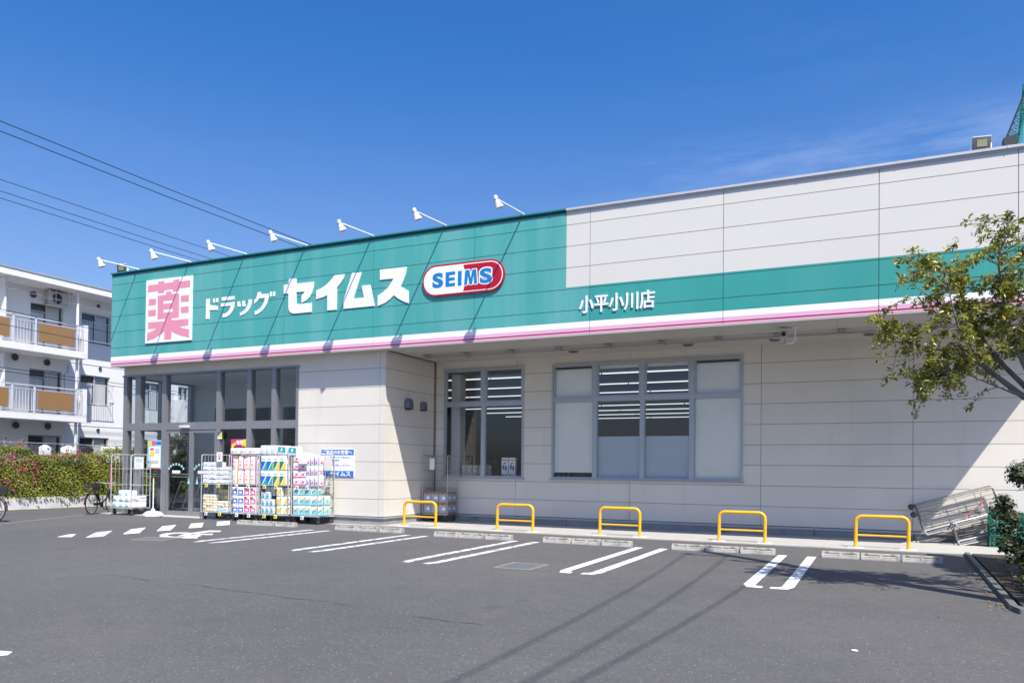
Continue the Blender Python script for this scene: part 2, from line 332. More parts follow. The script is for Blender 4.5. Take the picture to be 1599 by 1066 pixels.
HC = [[(-14.19, 12.1), (-14.51, 12.45), (-14.6, 12.74), (-14.48, 12.95), (-14.29, 13.03), (-14.15, 12.89), (-14.31, 12.76), (-14.33, 12.56), (-14.18, 12.31), (-13.98, 12.14), (-13.78, 12.11), (-13.63, 12.24), (-13.62, 12.42), (-13.75, 12.68), (-13.52, 12.67), (-13.34, 12.42), (-13.32, 12.15), (-13.5, 11.97), (-13.73, 11.89), (-13.94, 11.93)], [(-13.91, 12.36), (-14.16, 12.89), (-14.37, 13.67), (-14.11, 13.8), (-13.88, 13.53), (-14.04, 13.39), (-13.95, 12.86), (-13.77, 12.45)], [(-13.99, 12.93), (-13.74, 12.96), (-13.61, 13.08), (-13.4, 12.83), (-13.58, 12.75), (-13.86, 12.76)], [(-13.79, 12.5), (-13.64, 12.53), (-13.35, 12.24), (-13.19, 12.25), (-13.01, 12.06), (-13.33, 11.94), (-13.49, 12.12)]]
b = MB()
for i, h in enumerate(HC): b.prism(h, (0, 0, .0040+.0006*i), UX, UY, .003)
tag(b.build('wheelchair_marking', PAINT), 'white wheelchair symbol painted in the accessible bay', 'road marking', kind='structure')
b = MB(); b.prism([(-6.75, 3.75), (-6.4, 3.85), (-6.33, 3.96), (-6.4, 4.04), (-6.75, 3.98)], (0, 0, .004), UX, UY, .003); tag(b.build('paint_end', PAINT), 'rounded end of a white painted line', 'road marking', kind='structure')

GRATE = mat('bluish_steel_cover', (.17, .19, .21), .5, metal=.4, var=.1, vs=12)
def cover(loc, sx, sy, lab, rz=0):
    t = empty('drain_cover', loc, lab, 'drain cover', 'steel covers set in the asphalt', rz)
    f = MB()
    for a, b_, c, d in ((-sx-.05, -sy-.05, sx+.05, -sy), (-sx-.05, sy, sx+.05, sy+.05), (-sx-.05, -sy, -sx, sy), (sx, -sy, sx+.05, sy)): f.box(a, b_, .002, c, d, .012)
    f.build('rim', mat('rusty_rim', (.22, .19, .16), .8), t)
    p = MB(); p.box(-sx, -sy, .001, sx, sy, .006)
    n = 9
    for i in range(n):
        for j in range(n): x = -sx+.03+(2*sx-.06)*i/(n-1); y = -sy+.03+(2*sy-.06)*j/(n-1); p.box(x-.012, y-.012, .006, x+.012, y+.012, .009)
    p.build('plate', GRATE, t)
cover((-5.08, 11.2, 0), .27, .34, 'square steel cover in the asphalt below the second pair of white lines')
cover((-13.6, 11.55, 0), .33, .33, 'steel cover beside the painted wheelchair symbol', rz=.35)

CRK = mat('asphalt_crack', (.045, .046, .05), .9)
random.seed(3)
for pts in ([(-9.76, 7.37), (-9.6, 7.46), (-9.2, 7.4), (-8.7, 7.33)], [(-8.28, 7.37), (-7.78, 7.33), (-7.26, 7.26), (-6.71, 7.23), (-6.19, 7.14), (-5.78, 7.16), (-5.26, 7.07)], [(-4.4, 6.9), (-3.9, 6.82), (-3.5, 6.85)]):
    q = []
    for i in range(len(pts)-1):
        for k in range(5): t_ = k/5; q.append((pts[i][0]*(1-t_)+pts[i+1][0]*t_, pts[i][1]*(1-t_)+pts[i+1][1]*t_+random.uniform(-.012, .012)))
    q.append(pts[-1]); wd = [random.uniform(.002, .009) for _ in q]; wd[0] = wd[-1] = .001
    b = MB()
    for i in range(len(q)-1): b.face([(q[i][0], q[i][1]-wd[i], .0035), (q[i+1][0], q[i+1][1]-wd[i+1], .0035), (q[i+1][0], q[i+1][1]+wd[i+1], .0035), (q[i][0], q[i][1]+wd[i], .0035)])
    tag(b.build('asphalt_crack', CRK), 'thin dark crack in the asphalt', 'crack', 'cracks in the asphalt', kind='structure')
# ------------------------------------------------------------ kerb and planting bed
SOIL = mat('dark_soil', (.035, .029, .024), .95, var=.35, vs=9, bump=.9, bs=40)
b = MB(); b.prism([(1.5, 10.24), (9, 10.24), (9, 16.9), (1.62, 16.9)], (0, 0, .045), UX, UY, .04); tag(b.build('planting_bed', SOIL), 'dark soil of the planting bed', 'soil', kind='structure')
KERB = mat('grey_kerb', (.115, .12, .115), .85, var=.25, vs=4, bump=.5, bs=60, dirt=((.13, .22, .18), (1.4, 1.4, 1.4), .60, .5))
b = MB(); yy = [17.0+i*-.01 for i in range(1)]
kp = [(1.49, 16.97), (1.45, 13.6), (1.36, 10.5)]
n = 11
for i in range(n):
    a0 = i/n; a1 = (i+1)/n-.0012
    def KX(a):
        y = 16.97-(16.97-10.42)*a; x = 1.49-(1.49-1.36)*a; return x, y
    (xa, ya), (xb, yb) = KX(a0), KX(a1)
    b.hexa([(xb, yb, -.05), (xb+.10, yb, -.05), (xa+.10, ya, -.05), (xa, ya, -.05), (xb+.012, yb, .058), (xb+.09, yb, .058), (xa+.09, ya, .058), (xa+.012, ya, .058)])
b.hexa([(1.36, 10.40, -.05), (1.42, 10.12, -.05), (1.58, 10.22, -.05), (1.46, 10.41, -.05), (1.372, 10.39, .058), (1.43, 10.14, .058), (1.57, 10.21, .058), (1.45, 10.40, .058)])
for i in range(7): x = 1.60+i*.6; b.hexa([(x-.17 if i == 0 else x, 10.12, -.05), (x+.595, 10.12, -.05), (x+.595, 10.22, -.05), (x, 10.22, -.05), (x-.16 if i == 0 else x, 10.13, .058), (x+.595, 10.13, .058), (x+.595, 10.21, .058), (x, 10.21, .058)])
tag(b.build('kerb', KERB), 'grey concrete kerb round the planting bed', 'kerb', kind='structure')
b = MB(); b.box(1.66, 16.9, -.05, 8, 16.975, .015); tag(b.build('walkway_edge', CONCD), 'low concrete edge of the walkway by the bed', 'edge', kind='structure')

# ------------------------------------------------------------ the store
ST = empty('drugstore', (-10, 18.5, 0), 'long single storey drugstore with teal and cream panel cladding and pink striped fascia', 'store')
SL = (-10, 18.5, 0)
def cells(u0, u1, v0, v1, us, vs, holes=(), cuts_u=(), cuts_v=(), gap=.005):
    """panel rectangles of a clad wall minus its openings, each cut at the colour borders"""
    U = [u0]+sorted(u for u in us if u0 < u < u1)+[u1]; V = [v0]+sorted(v for v in vs if v0 < v < v1)+[v1]; res = []
    for i in range(len(U)-1):
        for j in range(len(V)-1):
            a, b_, c, d = U[i]+(gap if i else 0), U[i+1]-(gap if i < len(U)-2 else 0), V[j]+(gap if j else 0), V[j+1]-(gap if j < len(V)-2 else 0)
            uu = sorted({a, b_} | {h[k] for h in holes for k in (0, 2) if a < h[k] < b_} | {c_ for c_ in cuts_u if a < c_ < b_})
            vv = sorted({c, d} | {h[k] for h in holes for k in (1, 3) if c < h[k] < d} | {c_ for c_ in cuts_v if c < c_ < d})
            for p in range(len(uu)-1):
                for q in range(len(vv)-1):
                    mu, mv = (uu[p]+uu[p+1])/2, (vv[q]+vv[q+1])/2
                    if not any(h[0] < mu < h[2] and h[1] < mv < h[3] for h in holes): res.append((uu[p], vv[q], uu[p+1], vv[q+1]))
    return res
rows = [4.193-.5*k for k in range(9)]
def clad(name, P, rects, thick, mats, mi=lambda r: 0, label=None):
    """P(u, v, d): wall point at depth d behind the face"""
    b = MB()
    for r in rects:
        a, c, b_, d = r
        p = [P(a, c, 0), P(b_, c, 0), P(b_, d, 0), P(a, d, 0)]; q = [P(a, c, thick), P(b_, c, thick), P(b_, d, thick), P(a, d, thick)]
        k = mi(r); b.face(p, k)
        for i in range(4): j = (i+1) % 4; b.face([p[j], p[i], q[i], q[j]], k)
    o = b.build(name, mats, ST, SL); tag(o, label); return o
def backing(name, P, u0, u1, v0, v1, holes, d0, d1, m_):
    b = MB()
    for a, c, b_, d in cells(u0, u1, v0, v1, (), (), holes, gap=0):
        b.face([P(a, c, d0), P(b_, c, d0), P(b_, d, d0), P(a, d, d0)]); b.face([P(a, c, d1), P(a, d, d1), P(b_, d, d1), P(b_, c, d1)])
    for h in holes:
        c4 = [(h[0], h[1]), (h[2], h[1]), (h[2], h[3]), (h[0], h[3])]
        for i in range(4):
            j = (i+1) % 4; b.face([P(*c4[i], -.0), P(*c4[j], -.0), P(*c4[j], d1), P(*c4[i], d1)])
    b.build(name, m_, ST, SL)
PF = lambda u, v, d: (u, YF+d, v)
P1 = lambda u, v, d: (u, Y1+d, v)
P2_ = lambda u, v, d: (u, Y2+d, v)
PS = lambda u, v, d: (XW-d, u, v)
FR = [7.22-.5*k for k in range(6)]
FX = [-20.98+3.0*k for k in range(8)]+[2.34]
XE = 2.73; XWB = -6.56
def fmi(r):
    cu, cv = (r[0]+r[2])/2, (r[1]+r[3])/2
    if cv < 4.695: return 3
    if cv < 4.722: return 4
    if cv < 4.812: return 3
    if cv < 4.944: return 2
    if cu > XWB and cv > 5.765: return 1
    return 5 if cu > -6.0 else 0
fr = cells(-22.0, XE, ZB, 7.56, FX, FR, cuts_u=(XWB,), cuts_v=(5.765, 4.944, 4.812, 4.722, 4.695), gap=.006)
clad('fascia', PF, fr, .02, [TEAL, WALLW, STRIPEW, PINK, MAG, TEALR], fmi, 'teal upper fascia with one large cream field and white and pink stripes')
b = MB(); b.box(-21.99, YF+.02, ZB+.01, XWB, YF+.12, 7.55, 1); b.box(XWB, YF+.02, ZB+.01, XE-.01, YF+.12, 7.55, 0)
b.build('fascia_backing', [SEAM, SEAMT], ST, SL)
# coping
b = MB(); b.box(-22.03, YF-.05, 7.565, XWB, YF+.35, 7.60, 0); b.box(XWB, YF-.05, 7.55, XE, YF+.35, 7.60, 1); b.box(-22.0, YF-.004, 7.50, XWB, YF+.01, 7.565, 2); b.box(XWB, YF-.018, 7.51, XE, YF-.002, 7.55, 1)
x = -21.5
while x < XE:
    b.box(x, YF-.056, 7.545, x+.02, YF-.04, 7.604, 0 if x < XWB else 1); x += 1.82
b.build('coping', [TEALD, COPING, SEAMT], ST, SL)
# body of the building above the soffit and its roof, left flank, end flank
b = MB()
b.box(-22.0, YF+.35, 7.35, 2.7, 48, 7.45, 0); b.box(2.7, Y2, 7.35, 3.8, 48, 7.45, 0)
b.box(-22.0, YF+.12, ZB+.02, -21.9, 48, 7.55, 1)
b.hexa([(XE-.02, YF+.12, ZS), (XE+.0, YF+.02, ZS), (3.84, Y2+.2, ZS), (3.80, Y2+.2, ZS), (XE-.02, YF+.12, 7.56), (XE, YF+.02, 7.56), (3.84, Y2+.2, 7.56), (3.80, Y2+.2, 7.56)], 1)
b.build('roof', [COPING, WALLW], ST, SL)
# soffit boards
b = MB(); xs = [-11.70+1.215*k for k in range(12)]+[2.77]
for i in range(len(xs)-1):
    b.box(xs[i]+.002, YF+.12, ZS, xs[i+1]-.002, 18.29, ZS+.03); b.box(xs[i]+.002, 18.294, ZS, xs[i+1]-.002, Y2, ZS+.03)
b.box(-22.0, YF+.12, ZS, -11.704, Y1+.05, ZS+.03)
b.box(-22.0, YF-.005, ZS-.012, XE, YF+.118, ZS+.012)
b.prism([(2.774, 16.95), (3.80, Y2), (2.774, Y2)], (0, 0, ZS+.03), UX, UY, .03)
b.build('soffit', SOFFIT, ST, SL)
# entrance front wall (with the lintel over the glass), corner and flank
GL, GR, GT = -21.87, -14.75, 4.39
VX = [-18.5, -15.2, -11.834-.17]
c1 = cells(-21.87, XW, .235, ZS, VX, rows, holes=[(GL, 0, GR, GT)])
clad('front_wall', P1, c1, .02, [WALL])
backing('front_wall_core', P1, -21.86, XW+.0, .0, ZS-.01, [(GL, 0, GR, GT)], .022, .2, SEAM)
c2 = cells(Y1+.021, Y2, .235, ZS, [Y1+.16], rows)
clad('side_wall', PS, c2, .02, [WALL])
b = MB(); b.box(XW-.2, Y1+.022, 0, XW-.022, Y2, ZS-.01); b.build('side_wall_core', SEAM, ST, SL)
# rear wall with two windows
W1 = (-11.50, 1.28, -8.94, 4.425); W2 = (-8.09, 1.28, -3.0, 4.42)
c3 = cells(XW+.0, 9.0, .235, ZS, [-9.17, -5.87, -2.57, .735, 4.03, 7.33, XW+.06], rows, holes=[W1, W2])
clad('rear_wall', P2_, c3, .02, [WALL])
backing('rear_wall_core', P2_, XW-.2, 9.0, 0, ZS-.01, [W1, W2], .022, .16, SEAM)
b = MB(); b.box(3.84, Y2+.0, ZS, 9, Y2+.1, 7.5); b.build('upper_wall', WALLW, ST, SL)
b = MB(); b.box(XW-.03, Y2-.035, .235, XW+.045, Y2+.0, ZS); b.build('corner_joint', mat('grey_joint_trim', (.16, .16, .165), .7), ST, SL)
# base flashing, vent slot and plinth
b = MB()
b.box(-14.75, Y1-.045, .185, XW+.045, Y1+.02, .215); b.box(XW-.02, Y1+.02, .185, XW+.045, Y2, .215); b.box(XW+.045, Y2-.045, .185, 9, Y2+.02, .215)
b.box(-14.75, Y1-.03, .165, XW+.03, Y1+.02, .185); b.box(XW-.02, Y1+.02, .165, XW+.03, Y2, .185); b.box(XW+.03, Y2-.03, .165, 9, Y2+.02, .185)
b.build('base_flashing', ALU, ST, SL)
b = MB(); b.box(-14.75, Y1-.005, -.02, XW+.005, Y1+.1, .165); b.box(XW-.1, Y1+.1, -.02, XW+.005, Y2, .165)
for k in range(9): b.box(XW+.005+2.1*k, Y2-.01, -.02, XW+.005+2.1*k+2.075, Y2+.02, .165)
b.build('plinth', CONCD, ST, SL)
# windows of the rear wall
def window(hole, cols, zt0, zt1, panes):
    x0, z0, x1, z1 = hole; fw = .045
    f = MB(); ya, yb = Y2-.028, Y2+.10
    f.box(x0, ya, z0, x1, yb, z0+fw); f.box(x0, ya, z1-fw, x1, yb, z1); f.box(x0, ya, z0+fw, x0+fw, yb, z1-fw); f.box(x1-fw, ya, z0+fw, x1, yb, z1-fw)
    xs_ = [x0+fw]+[v for c in cols for v in c]+[x1-fw]
    for c in cols: f.box(c[0], ya+.006, z0+fw, c[1], yb-.01, z1-fw)
    for i in range(0, len(xs_)-1, 2): f.box(xs_[i], ya+.012, zt0, xs_[i+1], yb-.012, zt1)
    wobj = f.build('window', ALU, ST, SL)
    s = MB()
    for i in range(0, len(xs_)-1, 2):
        a, b_ = xs_[i], xs_[i+1]
        for (c, d, t) in ((zt1, z1-fw, .045), (z0+fw, zt0, .018)):
            s.box(a, ya+.03, c, b_, yb-.03, c+t); s.box(a, ya+.03, d-t, b_, yb-.03, d); s.box(a, ya+.03, c+t, a+t, yb-.03, d-t); s.box(b_-t, ya+.03, c+t, b_, yb-.03, d-t)
    s.build('sash', ALU, wobj, SL)
    s = MB(); s.box(x0-.05, Y2-.07, z0-.03, x1+.04, Y2+.05, z0-.002); s.build('sill', ALU, wobj, SL)
    k = 0
    for i in range(0, len(xs_)-1, 2):
        for (c, d) in ((zt1, z1-fw), (z0+fw, zt0)):
            g_ = MB(); g_.face([(xs_[i], Y2+.03, c), (xs_[i+1], Y2+.03, c), (xs_[i+1], Y2+.03, d), (xs_[i], Y2+.03, d)]); g_.build('pane', GLASS, wobj, SL)
            if panes[k]:
                m_, za, zb = panes[k]; q = MB(); q.box(xs_[i]+.01, Y2+.075, max(c, za), xs_[i+1]-.01, Y2+.08, min(d, zb)); q.build('blind' if m_ is BLIND else 'frosted_film', m_, wobj, SL)
            k += 1
    return wobj
window(W1, [(-10.265, -10.15)], 3.34, 3.43, [None]*4)
window(W2, [(-6.9, -6.79), (-5.6, -5.49), (-4.31, -4.20)], 3.38, 3.48, [(BLIND, 0, 4.27), (BLIND, 1.46, 9), (BLIND, 4.24, 9), (FROST, 0, 2.43), (BLIND, 4.24, 9), (FROST, 0, 2.43), (BLIND, 0, 4.27), (BLIND, 0, 9)])
# ---- glazed entrance
b = MB(); yb0, yb1 = Y1-.015, Y1+.17
b.box(GL, yb0, 0, GL+.16, yb1, GT-.05); b.box(-21.33, yb0, 0, -21.10, yb1, GT-.05)
for a, c, z0, z1 in ((-20.14, -19.96, 0, GT-.05), (-17.86, -17.70, 0, GT-.05), (-16.66, -16.50, 0, GT-.05), (-15.73, -15.57, 0, GT-.05), (-14.84, -14.75, 0, GT-.05)): b.box(a, yb0, z0, c, yb1, z1)
b.box(GL-.02, yb0-.03, GT-.05, GR+.02, yb1, GT)
for a, c in ((GL+.16, -21.33), (-21.10, -20.14), (-19.96, -17.86), (-17.70, -16.66), (-16.50, -15.73), (-15.57, -14.84)): b.box(a, yb0+.02, 2.63, c, yb1-.01, 2.86)
b.build('entrance_frame', BRONZE, ST, SL)
b = MB()   # flank of the porch: glass wall running back
b.box(-21.86, yb1, 2.65, -21.74, 19.9, 2.84); b.box(-21.86, 18.50, 0, -21.72, 18.66, 4.34); b.box(-21.86, 19.74, 0, -21.72, 19.92, 4.34); b.box(-21.86, yb1, 4.3, -21.74, 19.9, 4.42); b.box(-21.86, yb1, 0, -21.76, 19.9, .12)
b.build('porch_side_frame', BRONZE, ST, SL)
b = MB()
for a, c in ((GL+.16, -21.33), (-21.10, -20.14), (-17.70, -16.66), (-16.50, -15.73), (-15.57, -14.84)):
    for z0, z1 in ((.1, 2.63), (2.86, GT-.05)): b.face([(a, Y1+.07, z0), (c, Y1+.07, z0), (c, Y1+.07, z1), (a, Y1+.07, z1)])
b.face([(-19.96, Y1+.07, 2.86), (-17.86, Y1+.07, 2.86), (-17.86, Y1+.07, GT-.05), (-19.96, Y1+.07, GT-.05)])
b.build('shopfront_glass', GLASSD, ST, SL)
b = MB()
for y0, y1 in ((yb1, 18.5), (18.66, 19.74)):
    for z0, z1 in ((.12, 2.65), (2.84, 4.3)): b.face([(-21.8, y0, z0), (-21.8, y0, z1), (-21.8, y1, z1), (-21.8, y1, z0)])
b.build('porch_side_glass', GLASSD, ST, SL)
for a, c in ((GL+.16, -21.33), (-21.10, -20.14), (-17.70, -16.66), (-16.50, -15.73), (-15.57, -14.84)): b = MB(); b.box(a, Y1+.02, .0, c, Y1+.12, .1); b.build('kick_rail', BRONZE, ST, SL)
for x0, x1 in ((-19.95, -18.90), (-18.89, -17.87)):
    d = MB(); d.box(x0, Y1+.02, .02, x0+.08, Y1+.075, 2.62); d.box(x1-.08, Y1+.02, .02, x1, Y1+.075, 2.62); d.box(x0+.08, Y1+.02, .02, x1-.08, Y1+.075, .15); d.box(x0+.08, Y1+.02, 2.53, x1-.08, Y1+.075, 2.62)
    do = d.build('door', BRONZE, ST, SL)
    q = MB(); q.face([(x0+.08, Y1+.045, .15), (x1-.08, Y1+.045, .15), (x1-.08, Y1+.045, 2.53), (x0+.08, Y1+.045, 2.53)]); q.build('pane', GLASSD, do, SL)
b = MB()
for x0, x1 in ((-21.09, -20.15), (-19.86, -18.99), (-18.80, -17.96)):
    for z in (1.19, 1.27): b.tube([(x0, Y1+.14, z), (x1, Y1+.14, z)], .013, 6)
b.build('guard_rail', STEEL, ST, SL, smooth=True)
b = MB(); b.box(-19.28, Y1-.12, 2.68, -18.92, Y1-.015, 2.76); b.build('door_sensor', mat('pale_plastic', (.6, .6, .6), .4), ST, SL, bevel=.012)
# porch interior
INW = mat('interior_wall', (.55, .55, .54), .7, var=.04, vs=1); INC = mat('interior_ceiling', (.62, .62, .62), .8, var=.03, vs=1); INF = mat('interior_floor', (.36, .37, .38), .35, var=.1, vs=1)
b = MB(); b.box(-21.86, Y1+.2, 4.36, XW-.2, 20.0, 4.4); b.build('porch_ceiling', INC, ST, SL)
b = MB(); b.box(-21.74, 19.9, 0, -20.75, 20.05, 4.36); b.box(-15.0, Y1+.2, 0, -14.8, 20, 4.36); b.box(-20.75, 19.9, 3.5, -15.0, 20.05, 4.36); b.box(-18.2, 19.9, 0, -17.7, 20.05, 3.5); b.build('porch_wall', INW, ST, SL)
b = MB()
for x in (-20.75, -19.5, -18.35, -17.68, -16.4, -15.2): b.box(x, 19.94, 0, x+.13, 20.04, 3.5)
b.box(-20.62, 19.95, 2.3, -18.35, 20.03, 2.45); b.box(-17.55, 19.95, 2.3, -15.2, 20.03, 2.45); b.build('inner_door_frame', mat('dark_bronze', (.06, .06, .065), .4, metal=.4), ST, SL)
# store interior shell
b = MB(); b.face([(-21.7, 17.3, .012), (8.9, 17.3, .012), (8.9, 47, .012), (-21.7, 47, .012)]); b.build('shop_floor', INF, ST, SL)
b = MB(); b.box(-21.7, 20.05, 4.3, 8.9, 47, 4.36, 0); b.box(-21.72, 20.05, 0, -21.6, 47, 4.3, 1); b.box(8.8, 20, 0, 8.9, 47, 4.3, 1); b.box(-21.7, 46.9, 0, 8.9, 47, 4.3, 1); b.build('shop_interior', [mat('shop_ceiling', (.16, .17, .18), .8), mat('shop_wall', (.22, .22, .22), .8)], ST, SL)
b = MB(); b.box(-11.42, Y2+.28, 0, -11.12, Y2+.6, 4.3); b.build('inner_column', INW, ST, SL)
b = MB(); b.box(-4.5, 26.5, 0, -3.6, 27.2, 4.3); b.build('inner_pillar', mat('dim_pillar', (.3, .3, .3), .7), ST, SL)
# letters and boards on the fascia
SIGN={'BOARD':[[(-20.412,7.219),(-18.465,7.202),(-18.472,5.271),(-20.425,5.279)]],'MED':[[(-20.33,7.064),(-19.899,7.06),(-19.898,7.137),(-19.626,7.139),(-19.631,7.066),(-19.256,7.065),(-19.251,7.132),(-18.995,7.136),(-19.0,7.06),(-18.554,7.062),(-18.555,6.855),(-18.998,6.851),(-19.005,6.778),(-19.255,6.774),(-19.263,6.853),(-19.635,6.855),(-19.639,6.779),(-19.905,6.784),(-19.903,6.85),(-20.34,6.853)],[(-19.903,6.707),(-19.552,6.71),(-19.548,6.802),(-19.332,6.796),(-19.333,6.719),(-19.001,6.706),(-18.996,5.981),(-19.303,5.98),(-19.302,5.918),(-18.595,5.911),(-18.594,5.714),(-18.968,5.701),(-18.788,5.637),(-18.562,5.594),(-18.562,5.346),(-18.872,5.415),(-19.144,5.508),(-19.297,5.584),(-19.304,5.348),(-19.596,5.351),(-19.596,5.599),(-19.815,5.486),(-20.061,5.402),(-20.338,5.35),(-20.338,5.597),(-20.129,5.639),(-19.928,5.71),(-20.303,5.717),(-20.299,5.921),(-19.585,5.91),(-19.581,5.985),(-19.901,5.988)],[(-20.291,6.633),(-19.979,6.629),(-19.977,6.436),(-20.299,6.438)],[(-20.305,6.293),(-19.974,6.292),(-19.972,6.104),(-20.303,6.104)],[(-18.924,6.623),(-18.597,6.625),(-18.598,6.429),(-18.919,6.436)],[(-18.916,6.288),(-18.595,6.291),(-18.597,6.094),(-18.915,6.101)]],'MEDW':[[(-19.649,6.518),(-19.258,6.516),(-19.262,6.433),(-19.65,6.432)],[(-19.642,6.26),(-19.258,6.258),(-19.256,6.171),(-19.646,6.168)]],'DO':[[(-17.926,6.448),(-17.781,6.448),(-17.783,6.261),(-17.453,6.21),(-17.454,6.088),(-17.784,6.114),(-17.778,5.849),(-17.926,5.857)],[(-17.651,6.44),(-17.575,6.443),(-17.572,6.316),(-17.648,6.318)],[(-17.523,6.442),(-17.447,6.443),(-17.449,6.317),(-17.525,6.32)]],'RA':[[(-17.309,6.447),(-16.814,6.443),(-16.822,6.341),(-17.306,6.344)],[(-17.342,6.271),(-16.795,6.272),(-16.812,6.141),(-16.866,6.024),(-16.974,5.919),(-17.104,5.863),(-17.261,5.851),(-17.261,5.951),(-17.146,5.97),(-17.046,6.015),(-16.987,6.079),(-16.949,6.174),(-17.34,6.177)]],'TSU':[[(-16.707,6.271),(-16.604,6.274),(-16.573,6.119),(-16.688,6.122)],[(-16.529,6.274),(-16.414,6.274),(-16.389,6.113),(-16.5,6.113)],[(-16.277,6.292),(-16.15,6.293),(-16.158,6.178),(-16.204,6.062),(-16.29,5.965),(-16.407,5.899),(-16.593,5.853),(-16.595,5.943),(-16.487,5.972),(-16.39,6.032),(-16.313,6.131),(-16.286,6.218)]],'GU':[[(-15.941,6.475),(-15.811,6.472),(-15.818,6.409),(-15.527,6.399),(-15.534,6.274),(-15.579,6.145),(-15.653,6.033),(-15.766,5.932),(-15.9,5.868),(-16.034,5.836),(-16.04,5.942),(-15.921,5.973),(-15.826,6.025),(-15.741,6.114),(-15.686,6.213),(-15.668,6.293),(-15.879,6.294),(-15.945,6.22),(-16.068,6.156),(-16.068,6.26),(-15.995,6.313),(-15.958,6.384)],[(-15.49,6.447),(-15.418,6.447),(-15.415,6.314),(-15.487,6.314)],[(-15.376,6.444),(-15.297,6.445),(-15.298,6.313),(-15.377,6.311)]],'SE':[[(-14.803,6.737),(-14.545,6.733),(-14.543,6.592),(-13.931,6.587),(-13.943,6.433),(-13.987,6.289),(-14.059,6.183),(-14.179,6.097),(-14.351,6.048),(-14.351,6.246),(-14.286,6.285),(-14.24,6.346),(-14.538,6.352),(-14.533,6.066),(-14.498,6.022),(-14.451,6.015),(-13.997,6.015),(-13.996,5.767),(-14.627,5.766),(-14.732,5.804),(-14.791,5.877),(-14.806,5.968),(-14.815,6.343),(-14.983,6.345),(-14.982,6.595),(-14.805,6.594)]],'I':[[(-13.238,6.694),(-12.889,6.693),(-12.928,6.588),(-13.015,6.48),(-13.148,6.354),(-13.15,5.761),(-13.459,5.766),(-13.468,6.179),(-13.606,6.138),(-13.844,6.099),(-13.84,6.347),(-13.684,6.38),(-13.502,6.467),(-13.359,6.571)]],'MU':[[(-12.654,6.703),(-12.341,6.689),(-12.595,6.016),(-12.26,6.011),(-12.342,6.335),(-12.069,6.329),(-11.923,5.767),(-12.918,5.766),(-12.92,6.003)]],'SU':[[(-11.767,6.698),(-10.934,6.69),(-10.976,6.482),(-11.04,6.335),(-11.115,6.202),(-10.879,6.063),(-10.871,5.749),(-11.049,5.819),(-11.199,5.902),(-11.321,5.993),(-11.432,5.907),(-11.581,5.821),(-11.826,5.753),(-11.826,6.026),(-11.67,6.097),(-11.52,6.197),(-11.405,6.327),(-11.339,6.426),(-11.763,6.431)]]}
LETW = mat('letter_white', (.80, .80, .84), .45); LETP = mat('faded_red_print', (.72, .27, .36), .5)
O3 = (0, YF-.03, 0)
def flat(name, polys, m_, off, th, parent=ST, label=None):
    b = MB()
    for p in polys: b.prism(p, (0, YF-off, 0), UX, UZ, th)
    return tag(b.build(name, m_, parent, SL), label)
bd = flat('pharmacy_board', SIGN['BOARD'], LETW, .035, .030, label='white board with a large faded pink Chinese character')
flat('character', SIGN['MED'], LETP, .0375, .0025, bd); flat('character_opening', SIGN['MEDW'], LETW, .040, .0025, bd)
for k in ('DO', 'RA', 'TSU', 'GU'): flat('letter', SIGN[k], LETW, .012, .011, label='small white raised sign letter')
for k in ('SE', 'I', 'MU', 'SU'): flat('letter', SIGN[k], LETW, .020, .019, label='large white raised sign letter')
# capsule logo
def stad(cx, cz, hw, hh, n=14): 
    r = hh; p = []
    for i in range(n+1): t = -math.pi/2+math.pi*i/n; p.append((cx+hw-r+r*math.cos(t), cz+r*math.sin(t)))
    for i in range(n+1): t = math.pi/2+math.pi*i/n; p.append((cx-hw+r+r*math.cos(t), cz+r*math.sin(t)))
    return p
CRED = mat('capsule_red', (.42, .003, .018), .4); CWH = mat('capsule_white', (.85, .86, .88), .4); CBL = mat('logo_blue', (.008, .19, .50), .4)
ccx, ccz = -9.287, 6.237
b = MB(); b.prism(stad(ccx, ccz, 1.155, .392), (0, YF-.05, 0), UX, UZ, .048); cap = tag(b.build('capsule_sign', CRED, ST, SL), 'red and white capsule sign with blue letters')
b = MB(); b.prism(stad(ccx, ccz, 1.112, .349), (0, YF-.0525, 0), UX, UZ, .0024); b.build('capsule_face', CWH, cap, SL)
s = stad(ccx, ccz, 1.088, .326); right = [p for p in s if p[0] > ccx+.1]
right = sorted([p for p in right], key=lambda p: math.atan2(p[1]-ccz, p[0]-ccx-.3))
bow = [(ccx+.02+.09*math.sin(math.pi*i/8), ccz+.326-.652*i/8) for i in range(9)]
poly = bow[::-1]; poly = [(ccx+.02+.075*math.sin(math.pi*i/8), ccz-.326+.652*i/8) for i in range(9)][::-1]+[p for p in right]
b = MB(); b.prism(poly, (0, YF-.055, 0), UX, UZ, .0024); b.build('capsule_red_half', CRED, cap, SL)
def capl(ch, box, off, y=YF-.058, m_=CBL, d=.002): return textmesh(ch, m_, 'letter', cap, box, y, depth=d, off=off, loc=SL)
capl('S', (-10.14, 6.06, -9.83, 6.43), .045); capl('S', (-8.80, 6.05, -8.47, 6.42), .045, y=YF-.0585)
capl('S', (-8.83, 6.02, -8.44, 6.45), .085, y=YF-.0562, m_=CWH, d=.0015)
b = MB(); ex0, ex1, ez0, ez1 = -9.76, -9.49, 6.065, 6.425
b.prism([(ex0, ez0), (ex1, ez0), (ex1, ez0+.075), (ex0+.10, ez0+.075), (ex0+.10, ez0+.145), (ex1-.01, ez0+.145), (ex1-.01, ez0+.215), (ex0+.10, ez0+.215), (ex0+.10, ez1-.075), (ex1, ez1-.075), (ex1, ez1), (ex0, ez1)], (0, YF-.06, 0), UX, UZ, .004)
